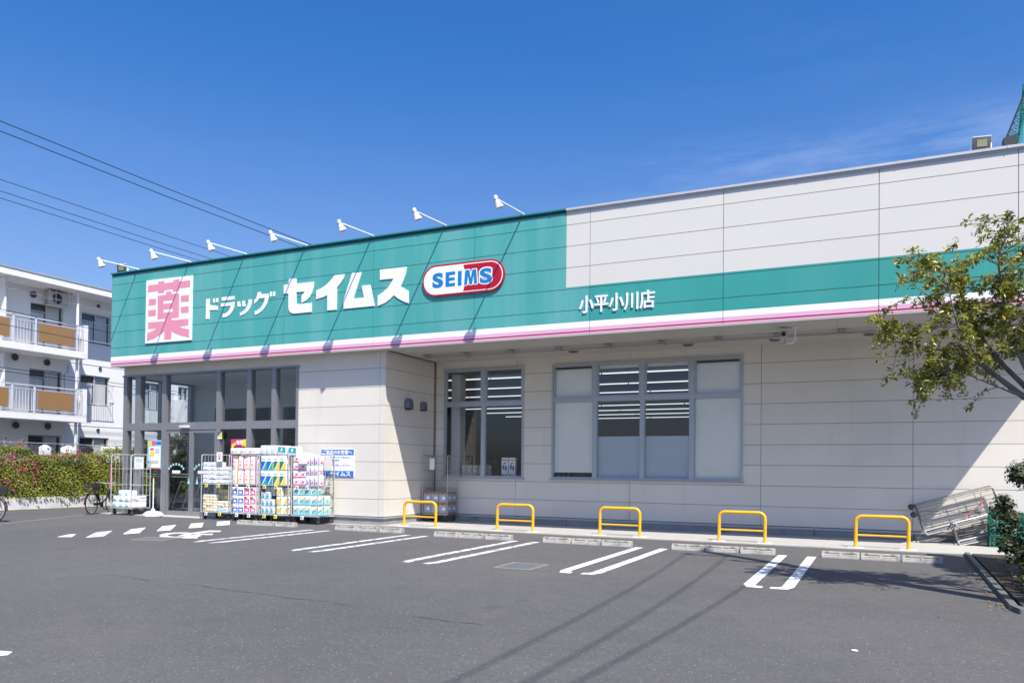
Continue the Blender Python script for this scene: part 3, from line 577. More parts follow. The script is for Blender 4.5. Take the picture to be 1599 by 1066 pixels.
b.prism([(-9.41, 6.065), (-9.305, 6.065), (-9.305, 6.42), (-9.41, 6.42)], (0, YF-.06, 0), UX, UZ, .004)
def Mp(x0, x1, z0, z1): w_ = x1-x0; return [(x0, z0), (x0+.24*w_, z0), (x0+.29*w_, z0+.62*(z1-z0)), (x0+.41*w_, z0), (x0+.62*w_, z0), (x0+.72*w_, z0+.62*(z1-z0)), (x0+.76*w_, z0), (x1, z0), (x0+.92*w_, z1), (x0+.62*w_, z1), (x0+.51*w_, z0+.42*(z1-z0)), (x0+.40*w_, z1), (x0+.08*w_, z1)]
b.prism(Mp(-9.235, -8.87, 6.06, 6.42), (0, YF-.06, 0), UX, UZ, .004); b.build('letter', CBL, cap, SL)
b = MB()
for q in range(12): b.prism([(x+.022*math.cos(q*math.pi/6), z+.022*math.sin(q*math.pi/6)) for x, z in Mp(-9.235, -8.87, 6.06, 6.42)], (0, YF-.0559-.00006*q, 0), UX, UZ, .0008)
b.build('letter_outline', CWH, cap, SL)
textmesh('小平小川店', LETW, 'branch_name', ST, (-6.22, 5.13, -4.46, 5.53), YF-.004, depth=.022, bold=.0085, loc=SL)
# things fixed below the soffit
b = MB()
for z, y in ((4.575, 18.20), (4.55, 18.28)): b.tube([(-11.2, y, z), (1.5, y, z)], .016, 6)
b.box(-11.25, 18.12, 4.53, -11.1, 18.34, 4.60)
for k in range(9):
    x = -9.95+1.32*k; b.box(x-.10, 18.12, 4.53, x+.10, 18.36, 4.56); b.tube([(x-.06, 18.24, 4.56), (x-.06, 18.24, 4.64)], .01, 5); b.tube([(x+.06, 18.24, 4.56), (x+.06, 18.24, 4.64)], .01, 5)
b.build('shutter_rail', mat('dull_rail', (.38, .37, .35), .5, metal=.2), ST, SL)
SLOT = mat('dark_lens', (.03, .035, .035), .3)
dl = None
for x in (-7.18, -4.19, -2.17, -.16):
    if dl is None:
        dl = empty('downlight', (x, 18.95, ZS), 'small dark downlight under the canopy', 'light', 'downlights under the canopy'); b = MB(); b.lathe([(.14, 0), (.15, -.02), (.13, -.035), (.12, -.035)], (0, 0, 0), n=20); b.build('trim', mat('trim_grey', (.25, .25, .25), .4), dl, smooth=True)
        b = MB(); b.lathe([(.12, -.03), (.10, -.055), (.001, -.06)], (0, 0, 0), n=20); b.build('lens', SLOT, dl, smooth=True)
    else: dup(dl, (x, 18.95, ZS))
cc = empty('security_camera', (-1.6, 17.6, ZS), 'white security camera on a bent pipe below the canopy', 'camera')
b = MB(); b.lathe([(.07, 0), (.07, -.015), (.02, -.02)], (0, 0, 0), n=12); b.tube([(0, 0, 0), (0, 0, -.26), (-.03, 0, -.32), (-.09, 0, -.34), (-.16, 0, -.34)], .02, 8); b.build('bracket', WHITEM, cc, smooth=True)
b = MB(); b.box(-.28, -.14, -.22, -.16, .12, -.10); b.box(-.31, -.18, -.10, -.14, .14, -.085); b.tube([(-.22, 0, -.22), (-.20, 0, -.34)], .015, 6); b.build('housing', mat('camera_shell', (.45, .44, .42), .4), cc, bevel=.008)
b = MB(); b.lathe([(.045, 0), (.045, .02), (.001, .02)], (-.22, -.14, -.16), axis=(0, -1, 0), n=14); b.build('lens', BLACK, cc)
# wall hoods on the flank
HOOD = mat('stainless_hood', (.20, .24, .28), .3, metal=.7)
h0 = None
for i, (y, s) in enumerate(((18.25, 1.0), (19.05, .85))):
    t = empty('vent_hood', (XW, y, 3.30), ('larger steel vent hood nearer the corner on the side wall', 'smaller steel vent hood nearer the window on the side wall')[i], 'vent', 'vent hoods on the side wall')
    b = MB(); pr = [(-.13*s, -.12*s), (.13*s, -.12*s), (.13*s, .05*s), (.09*s, .13*s), (0, .16*s), (-.09*s, .13*s), (-.13*s, .05*s)]
    b.prism(pr, (.15*s, 0, 0), (0, 1, 0), (0, 0, 1), .15*s); b.build('hood', HOOD, t, bevel=.02)
    b = MB(); b.box(0, -.10*s, -.15*s, .11*s, .10*s, -.12*s); b.build('grille', BLACK, t)
# spotlights on arms
SP = None
for i, (xb, xt) in enumerate(((-20.84, 0), (-18.63, 0), (-16.43, 0), (-14.23, 0), (-12.02, 0), (-9.82, 0), (-7.67, 0))):
    lab = ('white spotlight on the long arm beside the dark floodlight', 'white spotlight on an arm above the pink character board', 'white spotlight on an arm, third from the far end of the fascia', 'white spotlight on an arm above the small white letters, halfway along the row', 'white spotlight on an arm above the large white letters', 'white spotlight on an arm above the end of the large letters near the capsule sign', 'white spotlight on an arm past the capsule sign, nearest the cream cladding')[i]
    if SP is None:
        SP = empty('spotlight', (xb, YF, 7.6), lab, 'spotlight', 'spotlights on arms along the fascia')
        b = MB(); b.tube([(.02, .10, .015), (0, 0, .03), (-.13, -1.25, .03)], .019, 7); b.box(-.05, .02, 0, .07, .22, .02); b.build('arm', WHITEM, SP, smooth=False)
        tip = Vector((-.13, -1.26, .06)); ax = Vector((.32, .30, -1)).normalized()
        b = MB(); b.lathe([(.001, -.02), (.042, -.02), (.05, 0), (.047, .065), (.058, .085), (.066, .155), (.100, .23), (.104, .26), (.088, .26), (.066, .20)], tip, axis=ax, n=18); b.build('lamp_head', mat('lamp_enamel', (.70, .71, .72), .35), SP, smooth=True)
        b = MB(); b.lathe([(.001, .225), (.082, .228)], tip, axis=ax, n=16); b.build('lens', mat('lamp_glass', (.22, .22, .22), .15), SP)
        b = MB(); b.lathe([(.054, .065), (.060, .068), (.060, .08), (.056, .084)], tip, axis=ax, n=16); b.build('collar', DGREY, SP)
    else: dup(SP, (xb, YF, 7.6), label=lab)
def flood(loc, lab, s, rz):
    t = empty('floodlight', loc, lab, 'floodlight', 'floodlights on the roof edge', rz); M_ = Matrix.Rotation(R(8), 4, 'X')
    b = MB(); b.box(-.17*s, 0, .12*s, .17*s, .06*s, .38*s); b.xf(M_); b.build('housing', DGREY, t, bevel=.01)
    b = MB(); b.box(-.175*s, .0, .378*s, .175*s, .075*s, .395*s); b.xf(M_); b.build('visor', WHITEM, t)
    b = MB(); b.box(-.095*s, -.008*s, .18*s, .095*s, -.001, .325*s); b.xf(M_); b.build('lens', mat('led_panel', (.30, .31, .12), .5, rgb2=(.20, .20, .16), vs=50), t)
    b = MB(); b.box(-.15*s, .03, 0, .17*s, .15*s, .115*s); b.box(-.19*s, .02, .08*s, -.178*s, .07*s, .24*s); b.box(.178*s, .02, .08*s, .20*s, .08*s, .26*s); b.build('base', WHITEM, t)
flood((1.78, YF+.28, 7.60), 'floodlight with yellow lamp chips on the pale coping near the crane', .9, R(8)); flood((-21.95, YF+.30, 7.60), 'floodlight at the far corner of the teal fascia', .95, R(12))
# shop lighting: fluorescent rows seen through the windows
TUBE = emit_mat('fluorescent', (.93, .97, 1), .85)
for k in range(8):
    t = empty('ceiling_light_row', (-6, 20.8+2.6*k, 4.24), ('nearest', 'second nearest', 'third nearest', 'fourth nearest', 'fourth farthest', 'third farthest', 'second farthest', 'farthest')[k]+' row of fluorescent tubes inside the shop', 'light', 'fluorescent rows inside the shop')
    b = MB()
    for j in range(6): b.box(-11.5+3.5*j, -.02, -.012, -11.5+3.5*j+3.45, .02, .014)
    b.build('tube', TUBE, t)
    b = MB(); b.box(-11.5, -.04, .014, 9.4, .04, .05); b.build('fitting', WHITEM, t)
# ------------------------------------------------------------ barriers
bar = None
BL = ['yellow tube barrier in front of the side wall corner and the cage of boxes', 'yellow tube barrier in front of the narrow two-light window', 'yellow tube barrier below the frosted middle of the wide window', 'yellow tube barrier just past the wide window with a white sticker', 'yellow tube barrier beside the folded roll cages']
for i, xc in enumerate((-10.77, -8.05, -5.39, -2.64, .09)):
    if bar is None:
        bar = empty('barrier', (xc, 17.30, .0), BL[i], 'barrier', 'yellow tube barriers'); hw, r, H = .48, .13, .655
        pts = [(-hw, 0, -.02)]+[tuple(p) for p in arc((-hw+r, 0, H-r), r, math.pi, math.pi/2, 7)]+[tuple(p) for p in arc((hw-r, 0, H-r), r, math.pi/2, 0, 7)]+[(hw, 0, -.02)]
        b = MB(); b.tube(pts, .036, 12); b.build('hoop', YEL, bar, smooth=True)
        b = MB(); b.tube([(-hw, 0, .27), (hw, 0, .27)], .02, 8); b.build('cross_bar', YEL, bar, smooth=True)
        for s in (-1, 1):
            b = MB(); b.prism([(-.15, -.12), (-.05, -.17), (.10, -.15), (.16, -.05), (.13, .12), (-.02, .15), (-.14, .10)], (s*hw, -.03, .024), UX, UY, .03); b.build('foot_mortar', mat('pale_mortar', (.62, .62, .60), .9, var=.1, vs=9), bar)
    else: dup(bar, (xc, 17.30+(.02, .05, .0, .03)[i-1], 0), label=BL[i], rz=(.01, -.012, .006, -.008)[i-1])
# ------------------------------------------------------------ wheel stops
WS = mat('worn_wheel_stop', (.36, .35, .325), .85, var=.15, vs=7, bump=.5, bs=70, dirt=((.16, .145, .12), (5, 5, 5), .54, .6))
WL = ['concrete wheel stop below the loaded roll cages', 'concrete wheel stop below the lit corner of the white front wall', 'concrete wheel stop below the narrow window, in front of the second yellow barrier', 'concrete wheel stop in front of the third yellow barrier', 'concrete wheel stop in front of the fourth yellow barrier, partly in branch shadow', 'concrete wheel stop nearest the planting bed']
ws = None
for i, (xc, yc) in enumerate(((-14.37, 15.62), (-11.07, 15.52), (-8.08, 15.22), (-5.40, 15.2), (-2.65, 15.15), (.075, 15.2))):
    if ws is None:
        ws = empty('wheel_stop', (xc, yc, 0), WL[0], 'wheel stop', 'concrete wheel stops')
        def block(x0):
            b = MB(); L_ = .62
            def sl(x, xx, yf0, yf1, z0, z1, yb=.075): b.hexa([(x, yf0, z0), (xx, yf0, z0), (xx, yb, z0), (x, yb, z0), (x, yf1, z1), (xx, yf1, z1), (xx, yb-.015, z1), (x, yb-.015, z1)])
            sl(x0, x0+L_, -.085, -.08, 0, .03); sl(x0+.03, x0+L_-.03, -.064, -.046, .03, .085, .07); sl(x0, x0+L_, -.055, -.048, .088, .112, .06)
            for a in (0, .29, .575): sl(x0+a, x0+a+.045, -.08, -.056, .03, .088, .07)
            sl(x0+.05, x0+.29, -.062, -.052, .052, .062, .05); sl(x0+.34, x0+.57, -.062, -.052, .052, .062, .05)
            return b
        for k in range(3):
            bo = block(-.975+.65*k).build('block', WS, ws)
            for a in (.06, .48): b = MB(); b.box(-.975+.65*k+a, -.057, .10, -.975+.65*k+a+.055, -.035, .115); b.build('reflector', mat('orange_reflector', (.55, .30, .08), .3), bo)
    else: dup(ws, (xc, yc, 0), label=WL[i], rz=(.006, -.004, .0, .006, -.008)[i-1])

# ------------------------------------------------------------ roll cages
WHEEL = mat('castor_tyre', (.03, .03, .032), .5); HUB = mat('blue_grey_hub', (.16, .25, .40), .4, metal=.2); CARD = mat('white_card', (.80, .80, .80), .5); CARDY = mat('yellow_card', (.80, .68, .10), .5)
CTUBE = mat('cage_tube', (.58, .575, .56), .35, metal=.4, var=.06, vs=9); INK = mat('card_ink', (.10, .12, .2), .6)
def u_frame(p0, p1, z0, z1, r=.07):
    """upside-down U between two ground points"""
    p0, p1 = Vector(p0), Vector(p1); d = (p1-p0).normalized()
    a = [p0+Vector((0, 0, z0))]+arc(p0+d*r+Vector((0, 0, z1-r)), r, math.pi, math.pi/2, 5, ux=d, uy=UZ)+arc(p1-d*r+Vector((0, 0, z1-r)), r, math.pi/2, 0, 5, ux=d, uy=UZ)+[p1+Vector((0, 0, z0))]
    return a
def cage(loc, rz, W_, D_, H_, label, group, shelf=None, rails=(.62, .92, 1.40), cards=(), back=True, tube=CTUBE, wheelz=.0):
    t = empty('roll_cage', loc, label, 'roll cage', group, rz)
    b = MB(); z = .21
    b.tube([(0, 0, z), (W_, 0, z), (W_, D_, z), (0, D_, z)], .018, 7, closed=True); 
    for k in range(1, 6): b.tube([(W_*k/6, 0, z), (W_*k/6, D_, z)], .008, 5)
    b.box(.02, .02, z-.005, W_-.02, D_-.02, z+.006); b.build('base', tube, t, smooth=True)
    for x in (0, W_):
        b = MB(); b.tube(u_frame((x, 0, 0), (x, D_, 0), z, H_), .014, 8)
        for zz in rails: b.tube([(x, 0, zz), (x, D_, zz)], .009, 6)
        for k in (1, 2, 3, 4): b.tube([(x, D_*k/5, z), (x, D_*k/5, H_)], .0055, 5)
        b.build('side_frame', tube, t, smooth=True)
    if back:
        b = MB(); b.tube(u_frame((0, D_, 0), (W_, D_, 0), z, H_), .013, 8)
        for zz in rails: b.tube([(0, D_, zz), (W_, D_, zz)], .009, 6)
        for k in range(1, 6): b.tube([(W_*k/6, D_, z), (W_*k/6, D_, H_)], .0055, 5)
        b.build('back_frame', tube, t, smooth=True)
    if shelf:
        b = MB(); b.box(.02, .0, shelf-.02, W_-.02, D_-.02, shelf); b.tube([(0, 0, shelf-.012), (W_, 0, shelf-.012)], .012, 6); b.build('shelf', tube, t)
    for x in (.07, W_-.07):
        for y in (.07, D_-.07):
            c = MB(); c.box(x-.03, y-.035, .13, x+.03, y+.035, .19); c.box(x-.028, y-.02, .05, x-.020, y+.03, .15); c.box(x+.020, y-.02, .05, x+.028, y+.03, .15); co = c.build('castor', DGREY, t)
            c = MB(); c.lathe([(.001, -.016), (.058, -.016), (.064, 0), (.058, .016), (.001, .016)], (x, y+.01, .064), axis=UX, n=16); wo = c.build('wheel', WHEEL, co, smooth=True)
            c = MB(); c.lathe([(.001, -.019), (.03, -.018), (.03, .018), (.001, .019)], (x, y+.01, .064), axis=UX, n=10); c.build('hub', HUB, co)
    for x, zz, y_ in cards:
        c = MB(); c.hexa([(x-.055, -.035, zz-.09), (x+.055, -.035, zz-.09), (x+.055, -.032, zz-.09), (x-.055, -.032, zz-.09), (x-.055, -.018, zz), (x+.055, -.018, zz), (x+.055, -.015, zz), (x-.055, -.015, zz)]); co = c.build('price_card', CARDY if y_ else CARD, t)
        c = MB(); c.box(x-.04, -.0325, zz-.035, x+.035, -.026, zz-.025); c.box(x-.03, -.0365, zz-.065, x+.02, -.028, zz-.045); c.build('price_print', INK, co)
    return t
P_ = {}; PK_ = []
def C(name, rgb, rough=.35, **k): return mat(name, rgb, rough, **k)
FILM = C('white_film', (.80, .80, .82), .28, var=.06, vs=14, bump=.5, bs=16)
def pack(name_, w_, d, h, base, prints, bev=.018, side=None):
    """print: (polygon in 0..1 of the front, material); front at y=0 facing -y; side prints repeat on +x"""
    key = '%s%d' % (name_, len(PK_)); PK_.append(key)
    def make(o_loc, label, group, cat='pack', rz=0):
        if key in P_:
            r = dup(P_[key], o_loc, rz=rz, label=label, group=group); return r
        m_ = MB(); m_.box(0, 0, 0, w_, d, h); root = m_.build(name_, base, bevel=min(bev, h*.2, w_*.2)); tag(root, label, cat, group); root.location = o_loc; root.rotation_euler = (0, 0, rz)
        i = .004; byM = {}
        for q, (poly, pm) in enumerate(prints):
            e = .0015+.0012*q; byM.setdefault(pm.name, (pm, MB()))[1].prism([(i+(w_-2*i)*a, i+(h-2*i)*c) for a, c in poly], (0, -e, 0), UX, UZ, .012)
            if side: byM[pm.name][1].prism([(i+(d-2*i)*a, i+(h-2*i)*c) for a, c in poly], (w_+e, 0, 0), UY, UZ, .012)
        for kk, (pm, bb) in byM.items(): bb.build('print', pm, root)
        P_[key] = root; return root
    return make
def rect(a, b, c, d): return [(a, b), (c, b), (c, d), (a, d)]
BLU = C('print_blue', (.02, .13, .50)); TEA = C('print_teal', (.03, .38, .38)); GRN = C('print_green', (.05, .20, .06)); YLW = C('print_yellow', (.78, .60, .05)); PNK = C('print_pink', (.72, .10, .24)); RED = C('print_red', (.55, .02, .06)); LBL = C('print_pale_blue', (.42, .55, .68)); GRY = C('print_grey', (.50, .52, .55)); ORG = C('print_orange', (.75, .30, .04)); SKY_ = C('print_aqua', (.25, .62, .66)); CRM = C('cream_film', (.76, .75, .60), .3, var=.05, vs=12, bump=.5, bs=16)
CARDB = C('cardboard', (.40, .24, .11), .8, var=.1, vs=6)
swoosh = lambda: [(0, 0), (.45, .05), (.75, .3), (1, .95), (1, .55), (.8, .12), (.55, 0)]
tissue = pack('tissue_box', .25, .12, .115, FILM, [(rect(.05, .08, .95, .2), LBL), ([(.3, .45), (.5, .75), (.7, .45), (.5, .38)], GRY), (rect(.9, .55, 1, .95), LBL)])
tall = pack('toilet_roll_pack', .215, .24, .40, FILM, [(rect(.86, 0, 1, 1), PNK), (rect(.1, .55, .6, .62), GRY), (rect(.2, .3, .4, .4), PNK), (rect(0, 0, .06, .5), YLW)], bev=.03)
tally = pack('toilet_roll_pack', .215, .24, .40, FILM, [(rect(.84, .05, 1, 1), ORG), (rect(.1, .5, .5, .62), GRY), (rect(.3, .75, .7, .8), YLW), (rect(.2, .2, .55, .26), GRY)], bev=.03)
def sweep(a, b_): return [(rect(0, 0, 1, .60), a), ([(.22, 0), (1, 0), (1, .56), (.80, .45), (.55, .22)], b_), ([(.16, 0), (.26, 0), (.58, .24), (.82, .47), (1, .57), (1, .66), (.78, .56), (.5, .31)], FILM), (rect(.1, .72, .7, .80), LBL)]
blu = pack('detergent_refill_pack', .212, .22, .40, FILM, sweep(BLU, TEA), bev=.018)
grn = pack('kitchen_roll_pack', .212, .22, .40, FILM, sweep(GRN, YLW), bev=.018)
bluw = pack('nappy_pack', .21, .24, .235, FILM, [(rect(.05, .10, .95, .62), BLU), ([(.3, .2), (.7, .2), (.8, .4), (.5, .5), (.2, .4)], FILM), (rect(.55, .66, .9, .78), LBL), (rect(.1, .7, .3, .8), RED)], bev=.02)
pnkw = pack('baby_wipe_pack', .21, .24, .235, FILM, [(rect(.05, .10, .95, .62), PNK), ([(.3, .2), (.7, .2), (.8, .4), (.5, .5), (.2, .4)], FILM), (rect(.0, .66, .5, .9), RED), (rect(.6, .7, .9, .8), YLW)], bev=.02)
tealp = pack('toilet_paper_bale', .21, .24, .26, FILM, [([(0, .0), (.8, 0), (1, .2), (1, .62), (.7, .5), (.45, .25), (0, .12)], SKY_), ([(.1, .35), (.4, .55), (.9, .8), (1, .75), (.6, .45), (.2, .2)], TEA), ([(.55, .55), (.72, .5), (.8, .68), (.66, .75)], YLW), ([(.05, .65), (.2, .6), (.25, .8), (.1, .85)], YLW)], bev=.022, side=True)
pinkp = pack('face_tissue_pack', .23, .22, .20, FILM, [(rect(0, 0, 1, .14), PNK), ([(.3, .3), (.5, .75), (.62, .5), (.8, .8), (.72, .3)], PNK), ([(.35, .4), (.45, .5), (.5, .35)], YLW)], bev=.02)
bluep = pack('paper_towel_pack', .16, .22, .27, FILM, [(rect(.88, 0, 1, .8), BLU), (rect(0, 0, .1, .6), BLU), ([(.25, .2), (.5, .5), (.75, .2), (.5, .12)], PNK), ([(.4, .3), (.5, .42), (.6, .3)], YLW)], bev=.018, side=True)
cream = pack('snack_pack', .11, .20, .075, CRM, [(rect(.1, .2, .4, .7), YLW), (rect(.55, .3, .75, .6), PNK), (rect(.8, .5, .9, .8), YLW)], bev=.015)
ylwp = pack('sponge_pack', .17, .22, .24, FILM, [([(0, .1), (.6, .2), (1, .1), (1, .6), (.5, .75), (0, .6)], YLW), ([(.3, .3), (.7, .3), (.6, .5), (.35, .5)], GRY), (rect(.8, .62, .98, .8), GRN)], bev=.018)
whitep = pack('white_bale', .36, .30, .17, FILM, [(rect(.08, .2, .4, .6), GRY), (rect(.5, .3, .75, .5), LBL), (rect(.3, .0, .9, .08), YLW)], bev=.03)
silverp = pack('grey_print_bale', .17, .26, .26, C('grey_film', (.56, .58, .62), .3, rgb2=(.78, .79, .82), vs=30, bump=.4, bs=16), [(rect(.1, .1, .9, .14), GRY)], bev=.03)
greenp = pack('green_band_bale', .34, .26, .25, FILM, [([(.15, .30), (.95, .2), (.95, .85), (.2, .9)], TEA), ([(.45, .4), (.6, .4), (.65, .7), (.5, .75)], FILM)], bev=.045)
tealbot = pack('refill_pouch', .14, .10, .20, C('aqua_film', (.45, .60, .68), .3, rgb2=(.75, .78, .80), vs=18), [([(.2, .2), (.8, .1), (.9, .5), (.3, .6)], TEA), (rect(.3, .65, .7, .8), RED)], bev=.025)
aquab = pack('wet_tissue_box', .38, .2, .13, FILM, [(rect(.05, .25, .95, .75), SKY_), (rect(.1, .4, .6, .5), FILM)], bev=.012)
greyb = pack('grey_green_carton', .20, .24, .16, C('grey_carton', (.28, .28, .26), .6, rgb2=(.45, .44, .36), vs=14), [(rect(.1, .5, .9, .7), YLW)], bev=.01)
whiteb = pack('white_roll_pack', .26, .26, .17, FILM, [(rect(.05, .1, .6, .3), TEA), (rect(.1, .5, .5, .62), GRY)], bev=.035)
def rows_(mk, fn, cg, nx, nz, x0, z0, dx, dz, label, group, y=.01, rzj=.03, skip=()):
    """stack copies in a cage; cg = (x, y, rz)"""
    cx, cy, a = cg
    for j in range(nz):
        for i in range(nx):
            if (i, j) in skip: continue
            lx = x0+dx*i+random.uniform(-.004, .004); ly = y+random.uniform(-.008, .012)
            mk((cx+lx*math.cos(a)-ly*math.sin(a), cy+lx*math.sin(a)+ly*math.cos(a), z0+dz*j), label, group, rz=a+random.uniform(-rzj, rzj))
GC = 'roll cages of goods by the entrance'
c1, c2, c3, c4 = (-17.70, 16.53, R(-.5)), (-16.53, 16.50, R(-.5)), (-15.50, 16.50, R(.5)), (-14.40, 16.56, R(-3.5))
cage((c1[0], c1[1], 0), c1[2], 1.07, .60, 1.86, 'loaded roll cage of tissue boxes and cream snack packs nearest the sliding door', GC, shelf=1.03, cards=((.22, 1.02, 1), (.68, 1.02, 1), (.22, .21, 0), (.75, .21, 1)))
cage((c2[0], c2[1], 0), c2[2], .96, .60, 1.86, 'loaded roll cage with tall white packs over blue and red packs', GC, shelf=1.03, cards=((.22, 1.02, 0), (.66, 1.02, 0), (.25, .21, 0), (.70, .21, 0)))
cage((c3[0], c3[1], 0), c3[2], 1.03, .60, 1.86, 'loaded roll cage with blue and green swoosh packs on its upper shelf', GC, shelf=1.03, cards=((.22, 1.02, 1), (.62, 1.02, 1), (.22, .21, 1), (.62, .21, 1)))
cage((c4[0], c4[1], 0), c4[2], .96, .62, 1.87, 'loaded roll cage with its open side towards the white wall, teal bales below', GC, shelf=1.03, rails=(.60, .90, 1.44), cards=((.22, 1.02, 0), (.58, 1.02, 0), (.42, .21, 0)))
rows_(tissue, None, c1, 3, 5, .04, 1.04, .262, .122, 'white tissue box with pale blue print, stacked on the upper shelf nearest the sliding door', 'tissue boxes in the first cage')
for j in range(4): rows_(tissue, None, c1, 1, 1, .815, 1.04+.122*j, .1, .1, 'white tissue box low in the short end column, upper shelf nearest the sliding door', 'end tissue boxes', rzj=.02)
rows_(cream, None, c1, 4, 6, .05, .235, .118, .08, 'small cream snack pack with yellow and pink dots, low in the cage nearest the door', 'cream packs in the first cage', rzj=.1)
rows_(cream, None, c1, 3, 2, .62, .38, .118, .08, 'cream snack pack beside the grey cartons low in the cage nearest the door', 'cream packs beside the cartons', rzj=.15)
rows_(aquab, None, c1, 1, 1, .62, .235, .2, .13, 'flat white box with aqua band at the bottom of the cage nearest the door', None)
rows_(greyb, None, c1, 3, 2, .40, .55, .215, .165, 'dull grey and yellow carton in the shade of the lower shelf nearest the door', 'grey cartons in the first cage', y=.25)
for mk, i, e in ((tally, 0, 'yellow'), (tall, 1, 'pink'), (tall, 2, 'pink'), (tall, 3, 'pink')):
    rows_(mk, None, c2, 1, 2, .04+.222*i, 1.035, .2, .405, 'tall white pack with a narrow %s edge, upper shelf of the second cage' % e, 'tall white %s edged packs in the second cage' % e)
for i in range(3): rows_(whitep, None, c2, 1, 1, -.02+.325*i, 1.875, .2, .1, 'white bale with pale print lying across the top of the second cage', 'white bales on the second cage', y=-.02)
rows_(bluw, None, c2, 2, 3, .04, .235, .215, .245, 'white pack with a blue panel, lower half of the second cage', 'blue packs in the second cage')
rows_(pnkw, None, c2, 2, 3, .485, .235, .215, .245, 'white pack with a crimson panel, lower half of the second cage', 'crimson packs in the second cage')
rows_(blu, None, c3, 2, 2, .05, 1.035, .218, .405, 'white pack with blue and teal swoosh on the upper shelf of the third cage', 'blue swoosh packs')
rows_(grn, None, c3, 2, 2, .486, 1.035, .218, .405, 'white pack with green and yellow swoosh on the upper shelf of the third cage', 'green swoosh packs')

rows_(silverp, None, c3, 3, 1, .03, 1.86, .18, .2, 'grey patterned bale standing on top of the third cage', 'grey bales on the third cage')
rows_(greenp, None, c3, 1, 1, .58, 1.86, .3, .2, 'puffy white bale with a teal band on top of the third cage', None)
rows_(greenp, None, c3, 1, 1, .94, 1.84, .3, .2, 'puffy teal banded bale hanging over the gap before the fourth cage', None)
rows_(tealbot, None, c3, 3, 3, .06, .235, .155, .20, 'pale aqua pouch on the lower pile of the third cage', 'aqua pouches', skip=((2, 2),))
rows_(silverp, None, c3, 2, 1, .08, .72, .18, .2, 'grey patterned bale above the aqua pouches in the third cage', 'grey bales low in the third cage', y=.15)
rows_(ylwp, None, c3, 1, 3, .62, .235, .18, .25, 'white and yellow pack in the column low in the third cage', 'yellow packs')
rows_(ylwp, None, c3, 1, 3, .82, .235, .18, .25, 'yellow pack behind the post low in the third cage', 'yellow packs behind', y=.1)
rows_(pinkp, None, c4, 2, 4, .03, 1.035, .235, .205, 'white tissue pack with pink base band on the upper shelf of the fourth cage', 'pink banded packs', skip=((1, 3),))
rows_(bluep, None, c4, 3, 3, .50, 1.035, .15, .275, 'white pack with blue edges and a small pink motif, upper shelf of the fourth cage', 'blue edged packs')
rows_(silverp, None, c4, 1, 1, .28, 1.66, .2, .2, 'grey patterned bale tucked among the white packs of the fourth cage', None, y=.05)
rows_(tealp, None, c4, 4, 3, .05, .235, .218, .268, 'white bale with teal swirl and yellow flower low in the fourth cage, front row', 'teal bales in the fourth cage', skip=())
rows_(tealp, None, c4, 4, 2, .05, .235, .218, .268, 'white bale with teal swirl low in the fourth cage, row behind', 'teal bales at the back of the fourth cage', y=.29)
def sheet(loc, w_, h, label, cat, base=CARD, rz=0, th=.006, name='notice_sheet', prints=()):
    b = MB(); b.box(0, -th, 0, w_, 0, h); o = b.build(name, base); o.location = loc; o.rotation_euler = (0, 0, rz); tag(o, label, cat)
    byM = {}
    for q, (poly, pm) in enumerate(prints): byM.setdefault(pm.name, (pm, MB()))[1].prism([(w_*a, h*c) for a, c in poly], (0, -th-.0012-.0008*q, 0), UX, UZ, .0012)
    for k, (pm, bb) in byM.items(): bb.build('print', pm, o)
    return o
sheet((-17.05, 16.46, 1.66), .22, .27, 'small white notice with pink mark on top of the cage nearest the door', 'notice', prints=((rect(.35, .2, .65, .45), PNK), (rect(.3, .5, .7, .8), RED), (rect(.38, .55, .62, .75), CARD)))
sheet((-14.08, 16.47, 1.62), .28, .26, 'round topped white card standing among the packs of the fourth cage', 'notice', prints=((rect(.1, .4, .3, .5), GRY),))
sheet((-13.36, 16.62, 1.47), .30, .32, 'grey blank board hung on the side of the fourth cage', 'notice', base=mat('grey_board', (.5, .5, .5), .6), rz=R(84))
# the cage left of the door, half empty
cl = (-21.47, 16.50, R(-2)); cage((cl[0], cl[1], 0), cl[2], .93, .66, 1.86, 'half empty roll cage with a pink strap, standing corner on left of the door', GC, rails=(.60, .92, 1.42))
rows_(whiteb, None, cl, 3, 2, .07, .235, .275, .175, 'soft white roll pack low in the half empty cage left of the door', 'roll packs left of the door', rzj=.12)
rows_(whiteb, None, cl, 3, 2, .09, .235, .27, .175, 'soft white roll pack in the rear row of the half empty cage', 'rear roll packs left of the door', rzj=.12, y=.32)
rows_(whiteb, None, cl, 2, 1, .16, .585, .30, .175, 'soft white roll pack on top of the pile in the half empty cage', 'top roll packs left of the door', rzj=.2, y=.12)
b = MB(); b.box(0, -.006, 0, .022, 0, .75); o = b.build('pink_strap', PNK); o.location = (-21.49, 16.48, .78); tag(o, 'pink strap hanging down the post of the half empty cage', 'strap')
sheet((-20.52, 16.55, 1.42), .30, .36, 'white printed price sheet hung on the side of the half empty cage', 'notice', rz=R(86), prints=((rect(.1, .55, .9, .9), LBL), (rect(.1, .1, .7, .2), GRY), (rect(.1, .3, .8, .4), GRY)))
# flag base
fb = empty('flag_base', (-19.60, 16.48, 0), 'white water filled flag base with a short pole beside the door', 'flag base')
b = MB(); b.lathe([(.001, 0), (.27, 0), (.29, .03), (.28, .08), (.20, .15), (.06, .18), (.04, .24), (.001, .24)], (0, 0, 0), n=8); b.build('base', mat('white_plastic', (.74, .76, .80), .35), fb)
b = MB(); b.tube([(0, 0, .2), (0, 0, 1.15)], .016, 8); b.build('pole', WHITEM, fb, smooth=True)
